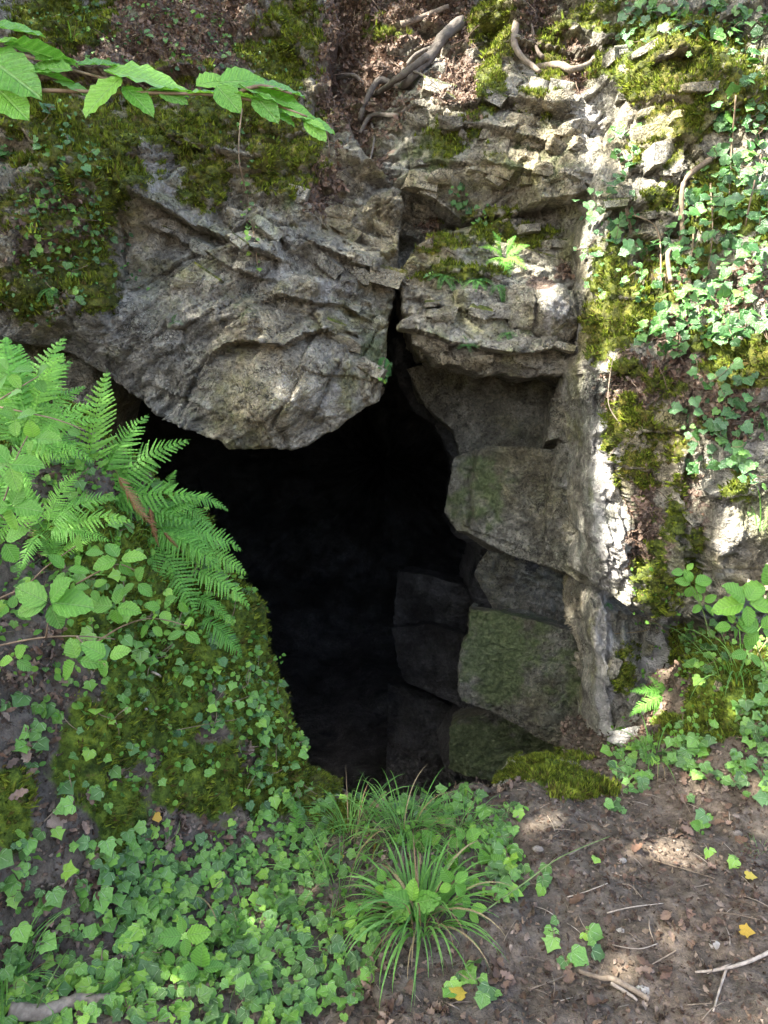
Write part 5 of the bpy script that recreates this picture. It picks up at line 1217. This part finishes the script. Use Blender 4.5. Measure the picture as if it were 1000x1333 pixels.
cP = np.concatenate([s['P'][s['front']] for s in cl]); cN = np.concatenate([s['N'][s['front']] for s in cl]); cA = {k: np.concatenate([s['A'][k][s['front']] for s in cl]) for k in ('moss', 'litter')}
li = np.nonzero((cA['litter'] > .5) & (cA['moss'] < .6))[0]; sel = RNG.choice(li, 15000)
scatter('slope_litter', 'dead', 'deadleaf', cP[sel], cN[sel], (.012, .036), .6, 'reddish brown leaf litter caught on the slopes of the cliff', 'leaf litter')
# twiglets
SH['twiglet'] = []
for i in range(4):
    V, F = tube([(0, 0, 0), (.04 * (i - 1.5), .5, .03), (0, 1, 0)], [.022, .018, .012], 4, .01, 2); SH['twiglet'].append((V, F, V[:, :2].copy()))
sel = RNG.choice(g, 1500)
n_ = len(sel); t = RNG.normal(size=(n_, 3)); Nn = gs['N'][sel]; t -= np.sum(t * Nn, 1)[:, None] * Nn
mass('twig_litter', 'twiglet', 'stick', gs['P'][sel] + Nn * .004, t, Nn, RNG.uniform(.02, .08, n_), kind='stuff', label='small broken twigs and needles scattered on the soil', cat='twigs')
sel = RNG.choice(li, 900); n_ = len(sel); t = RNG.normal(size=(n_, 3)); t[:, 2] -= .6
mass('hanging_rootlets', 'twiglet', 'litter', cP[sel] + cN[sel] * .01, t, cN[sel], RNG.uniform(.03, .14, n_), kind='stuff', label='fine brown rootlets and twigs hanging on the cliff litter', cat='rootlets')
# moss
SH['tuft'] = []
for i in range(4):
    r_ = np.random.default_rng(i); V = []; F = []
    for k in range(4):
        a = r_.uniform(0, 6.28); d = np.array([math.cos(a), math.sin(a), 0]); o_ = r_.normal(size=3) * (.35, .35, 0); b = len(V)
        q = np.array([-d[1], d[0], 0]) * .16
        V += [o_ - q, o_ + q, o_ + d * r_.uniform(.1, .7) + np.array([0, 0, r_.uniform(.7, 1.2)])]; F.append((b, b + 1, b + 2))
    V = np.array(V); SH['tuft'].append((V, np.array(F), V[:, :2].copy()))
def moss(P, N, A, n, lb, size=(.007, .024)):
    k = np.nonzero(A['moss'] > .52)[0]; sel = RNG.choice(k, n); nn = N[sel] + UP * .35
    t = np.cross(nn, RNG.normal(size=(n, 3)))
    pos = P[sel] + RNG.normal(size=(n, 3)) * .003
    mass('moss', 'tuft', 'moss', pos, t, nn, RNG.uniform(size[0], size[1], n) * (.6 + .9 * np.clip(fbm(pos[:, 0], pos[:, 1], pos[:, 2], 14, 2, 5) + .3, 0, 1)), kind='stuff', label=lb, cat='moss')
moss(gs['P'], gs['N'], gs['A'], 60000, 'thick green moss cushions on the bank and the brink')
moss(cP, cN, cA, 60000, 'yellow green moss covering patches of the cliff')

# mossy boulder at the brink, pale stones
def boulder(name, label, px, py, Y, rad, mat, mossy=0, seed=1, cat='rock', group=None, sc=(1, .9, .7)):
    nu, nv = 96, 64
    U, Vv = np.meshgrid(np.linspace(0, 2 * math.pi, nu, endpoint=False), np.linspace(-1.45, 1.45, nv))
    d = np.stack([np.cos(U) * np.cos(Vv), np.sin(U) * np.cos(Vv), np.sin(Vv)], 2)
    h1, e1 = facets(U * 1.3, Vv * 1.3, .9, .7, seed)
    r = 1 + .12 * h1 + .16 * fbm(d[..., 0], d[..., 1], d[..., 2], 1.6, 3, seed) + .05 * fbm(d[..., 0], d[..., 1], d[..., 2], 7, 4, seed + 1)
    c = at(px, py, Y)
    P = d * r[..., None] * rad * np.array(sc)
    idx = np.arange(nu * nv).reshape(nv, nu); nx = np.roll(idx, -1, 1)
    F = np.stack([idx[:-1], nx[:-1], nx[1:], idx[1:]], 2).reshape(-1, 4)
    V = P.reshape(-1, 3); F = quad2tri(F)
    nz = fbm(V[:, 0], V[:, 1], V[:, 2], 9 / max(rad / .2, .3), 3, seed + 9)
    ms = np.clip(mossy * (sstep(-.3, .5, d[..., 2].ravel()) + nz * .5), 0, 1)
    A = dict(moss=ms, litter=V[:, 0] * 0, pale=V[:, 0] * 0 + (.5 if not mossy else 0), green=V[:, 0] * 0)
    o = link(name, make_mesh(name, V, F, A, smooth=True), M[mat], label=label, cat=cat, group=group, loc=c)
    if mossy:
        k = np.nonzero(ms > .5)[0]; n = 5000; s_ = RNG.choice(k, n); nn = d.reshape(-1, 3)[s_]
        q = mass('moss_cover', 'tuft', 'moss', V[s_], np.cross(nn, RNG.normal(size=(n, 3))), nn + UP * .3, RNG.uniform(.006, .014, n), o); q['kind'] = 'stuff'
    return o
boulder('boulder', 'rounded mossy rock on the right lip of the pit', 712, 1022, 2.98, .17, 'rock', .55, 5, sc=(1.2, .9, .62))
boulder('boulder', 'flat pale rock behind the mossy rock', 772, 1012, 3.12, .13, 'rock', .8, 8, sc=(1.3, .8, .5))
boulder('boulder', 'sunlit pale stone at the foot of the pillar', 838, 962, 3.25, .10, 'rock', 0, 9, sc=(1.5, .8, .45))
boulder('boulder', 'mossy stone at the lower end of the bank by the pit', 352, 1040, 2.75, .2, 'rock', 1.0, 12, sc=(1.3, .8, .6))
ST = 'small stones on the path'
for px, py, r, lb in [(620, 1158, .010, 'small stone near the ivy edge of the path'), (810, 1120, .012, 'small pale stone at the top of the path'), (809, 1212, .012, 'pale pebble in the middle of the path'), (837, 1290, .018, 'flat pale stone right of the thick stick'), (700, 1105, .014, 'small stone beside the bright soil'), (880, 1180, .012, 'pebble in the right half of the path'), (750, 1150, .010, 'pebble near the slender stalk'), (930, 1230, .014, 'pebble near the forked stick'), (960, 1085, .015, 'stone below the right bank ivy')]:
    p, _n = spot(px, py); boulder('stone', lb, px, py, p[1], r, 'stone', 0, px, 'stone', ST, sc=(1.2, 1, .6))
print('OBJ', len(bpy.data.objects))
# ------------------------------------------------------------------ the shading tree, out of view; crown gaps cut to shape the sun patches
def build_tree():
    s = SUN_DIR; a = np.cross(s, [0, 0, 1]); a /= np.linalg.norm(a); b = np.cross(a, s)
    patches = [(800, 60, 3.9, .20), (830, 105, 3.9, .22), (780, 150, 3.9, .13), (735, 20, 4.3, .14), (745, 170, 4.0, .09), (720, 100, 4.2, .10), (610, 75, 4.4, .13), (580, 105, 4.3, .10), (520, 48, 4.7, .10), (560, 20, 4.7, .06), (470, 70, 4.7, .05), (640, 20, 4.6, .07),
               (850, 165, 3.8, .12), (870, 250, 3.7, .10), (880, 120, 3.8, .12), (790, 350, 3.6, .10), (775, 340, 3.7, .06), (870, 370, 3.5, .09), (815, 405, 3.5, .08), (905, 270, 3.5, .05), (770, 300, 3.75, .06),
               (990, 300, 3.0, .16), (985, 380, 3.0, .12), (940, 420, 3.2, .08), (960, 500, 3.1, .05), (985, 180, 3.4, .12), (960, 60, 3.7, .1), (790, 610, 3.46, .012), (803, 645, 3.44, .016), (814, 680, 3.42, .018), (823, 715, 3.38, .018), (829, 755, 3.36, .016), (777, 570, 3.5, .010), (766, 500, 3.6, .008),
               (880, 460, 3.4, .05), (820, 530, 3.45, .05), (865, 850, 3.5, .065), (868, 820, 3.5, .05), (835, 965, 3.3, .06), (865, 955, 3.3, .04), (720, 1095, 2.55, .055), (690, 1062, 2.7, .04), (905, 1150, 2.4, .022), (660, 320, 4.0, .06), (715, 375, 3.7, .03),
               (340, 60, 4.4, .03), (980, 760, 3.0, .08), (990, 680, 3.0, .06), (910, 600, 3.2, .05), (700, 240, 4.05, .03)]
    pc = []
    for (x, y, Y, r) in patches:
        p = at(x, y, Y); pc.append((p @ a, p @ b, r))
    pc = np.array(pc)
    c0 = at(500, 500, 3.4); ca, cb_ = c0 @ a, c0 @ b
    n = 60000
    A = ca + RNG.uniform(-4.0, 4.0, n); B = cb_ + RNG.uniform(-3.6, 4.2, n)
    S = 6.0 + RNG.uniform(0, 2.6, n) + .5 * np.sin(A * 2.1)
    w = .35 * vnoise(A * 9, B * 9, A * 0, 5) + .25 * vnoise(A * 22, B * 22, A * 0, 6)
    d = np.min(np.sqrt((A[:, None] - pc[None, :, 0]) ** 2 + (B[:, None] - pc[None, :, 1]) ** 2) / (pc[None, :, 2] + .055), axis=1)
    keep = d + w * .7 > 1.0
    A, B, S = A[keep], B[keep], S[keep]; n = len(A)
    C = A[:, None] * a + B[:, None] * b + S[:, None] * s
    L = RNG.uniform(.10, .15, n); 
    t = RNG.normal(size=(n, 3)); t[:, 2] *= .4; t /= np.linalg.norm(t, axis=1, keepdims=True)
    nn = RNG.normal(size=(n, 3)) * .45 + np.array([0, 0, 1]) * .5 + s * .6; nn -= np.sum(nn * t, 1)[:, None] * t; nn /= np.linalg.norm(nn, axis=1, keepdims=True)
    sd = np.cross(t, nn)
    V = np.stack([C - t * L[:, None] * .5, C + sd * L[:, None] * .33 + nn * L[:, None] * .06, C + t * L[:, None] * .5, C - sd * L[:, None] * .33 + nn * L[:, None] * .06], 1).reshape(-1, 3)
    F = np.arange(4 * n).reshape(n, 4)
    F = np.concatenate([F[:, [0, 1, 2]], F[:, [0, 2, 3]]])
    tr = link('shade_tree', None, label='unseen tall beech, its crown shaped to shade the cave mouth in patches', cat='tree', loc=(0, 0, 0))
    cr = link('crown', make_mesh('crown', V, F, dict(rnd=np.repeat(RNG.random(n), 4))), M['beech'], tr); cr['kind'] = 'stuff'
    top = c0 + s * 7.2
    tv, tf = tube([(-6.2, -4.2, -.3), (-6.0, -4.1, 2.0), (-5.6, -3.9, 4.0), tuple(top * .4 + np.array([-5.5, -3.6, 5.0]) * .6), tuple(top)], [.28, .22, .17, .13, .06], 12, .04)
    link('trunk', make_mesh('trunk', tv, tf, smooth=True), M['bark'], tr)
    for k in range(9):
        e = C[RNG.integers(n)]; m = top * .6 + np.array([-5.5, -3.6, 5.2]) * .4
        lv, lf = tube([tuple(m), tuple(m * .5 + e * .5 + RNG.normal(size=3) * .2), tuple(e)], [.05, .03, .012], 6, .02)
        link('limb', make_mesh('limb', lv, lf, smooth=True), M['bark'], tr)
build_tree()
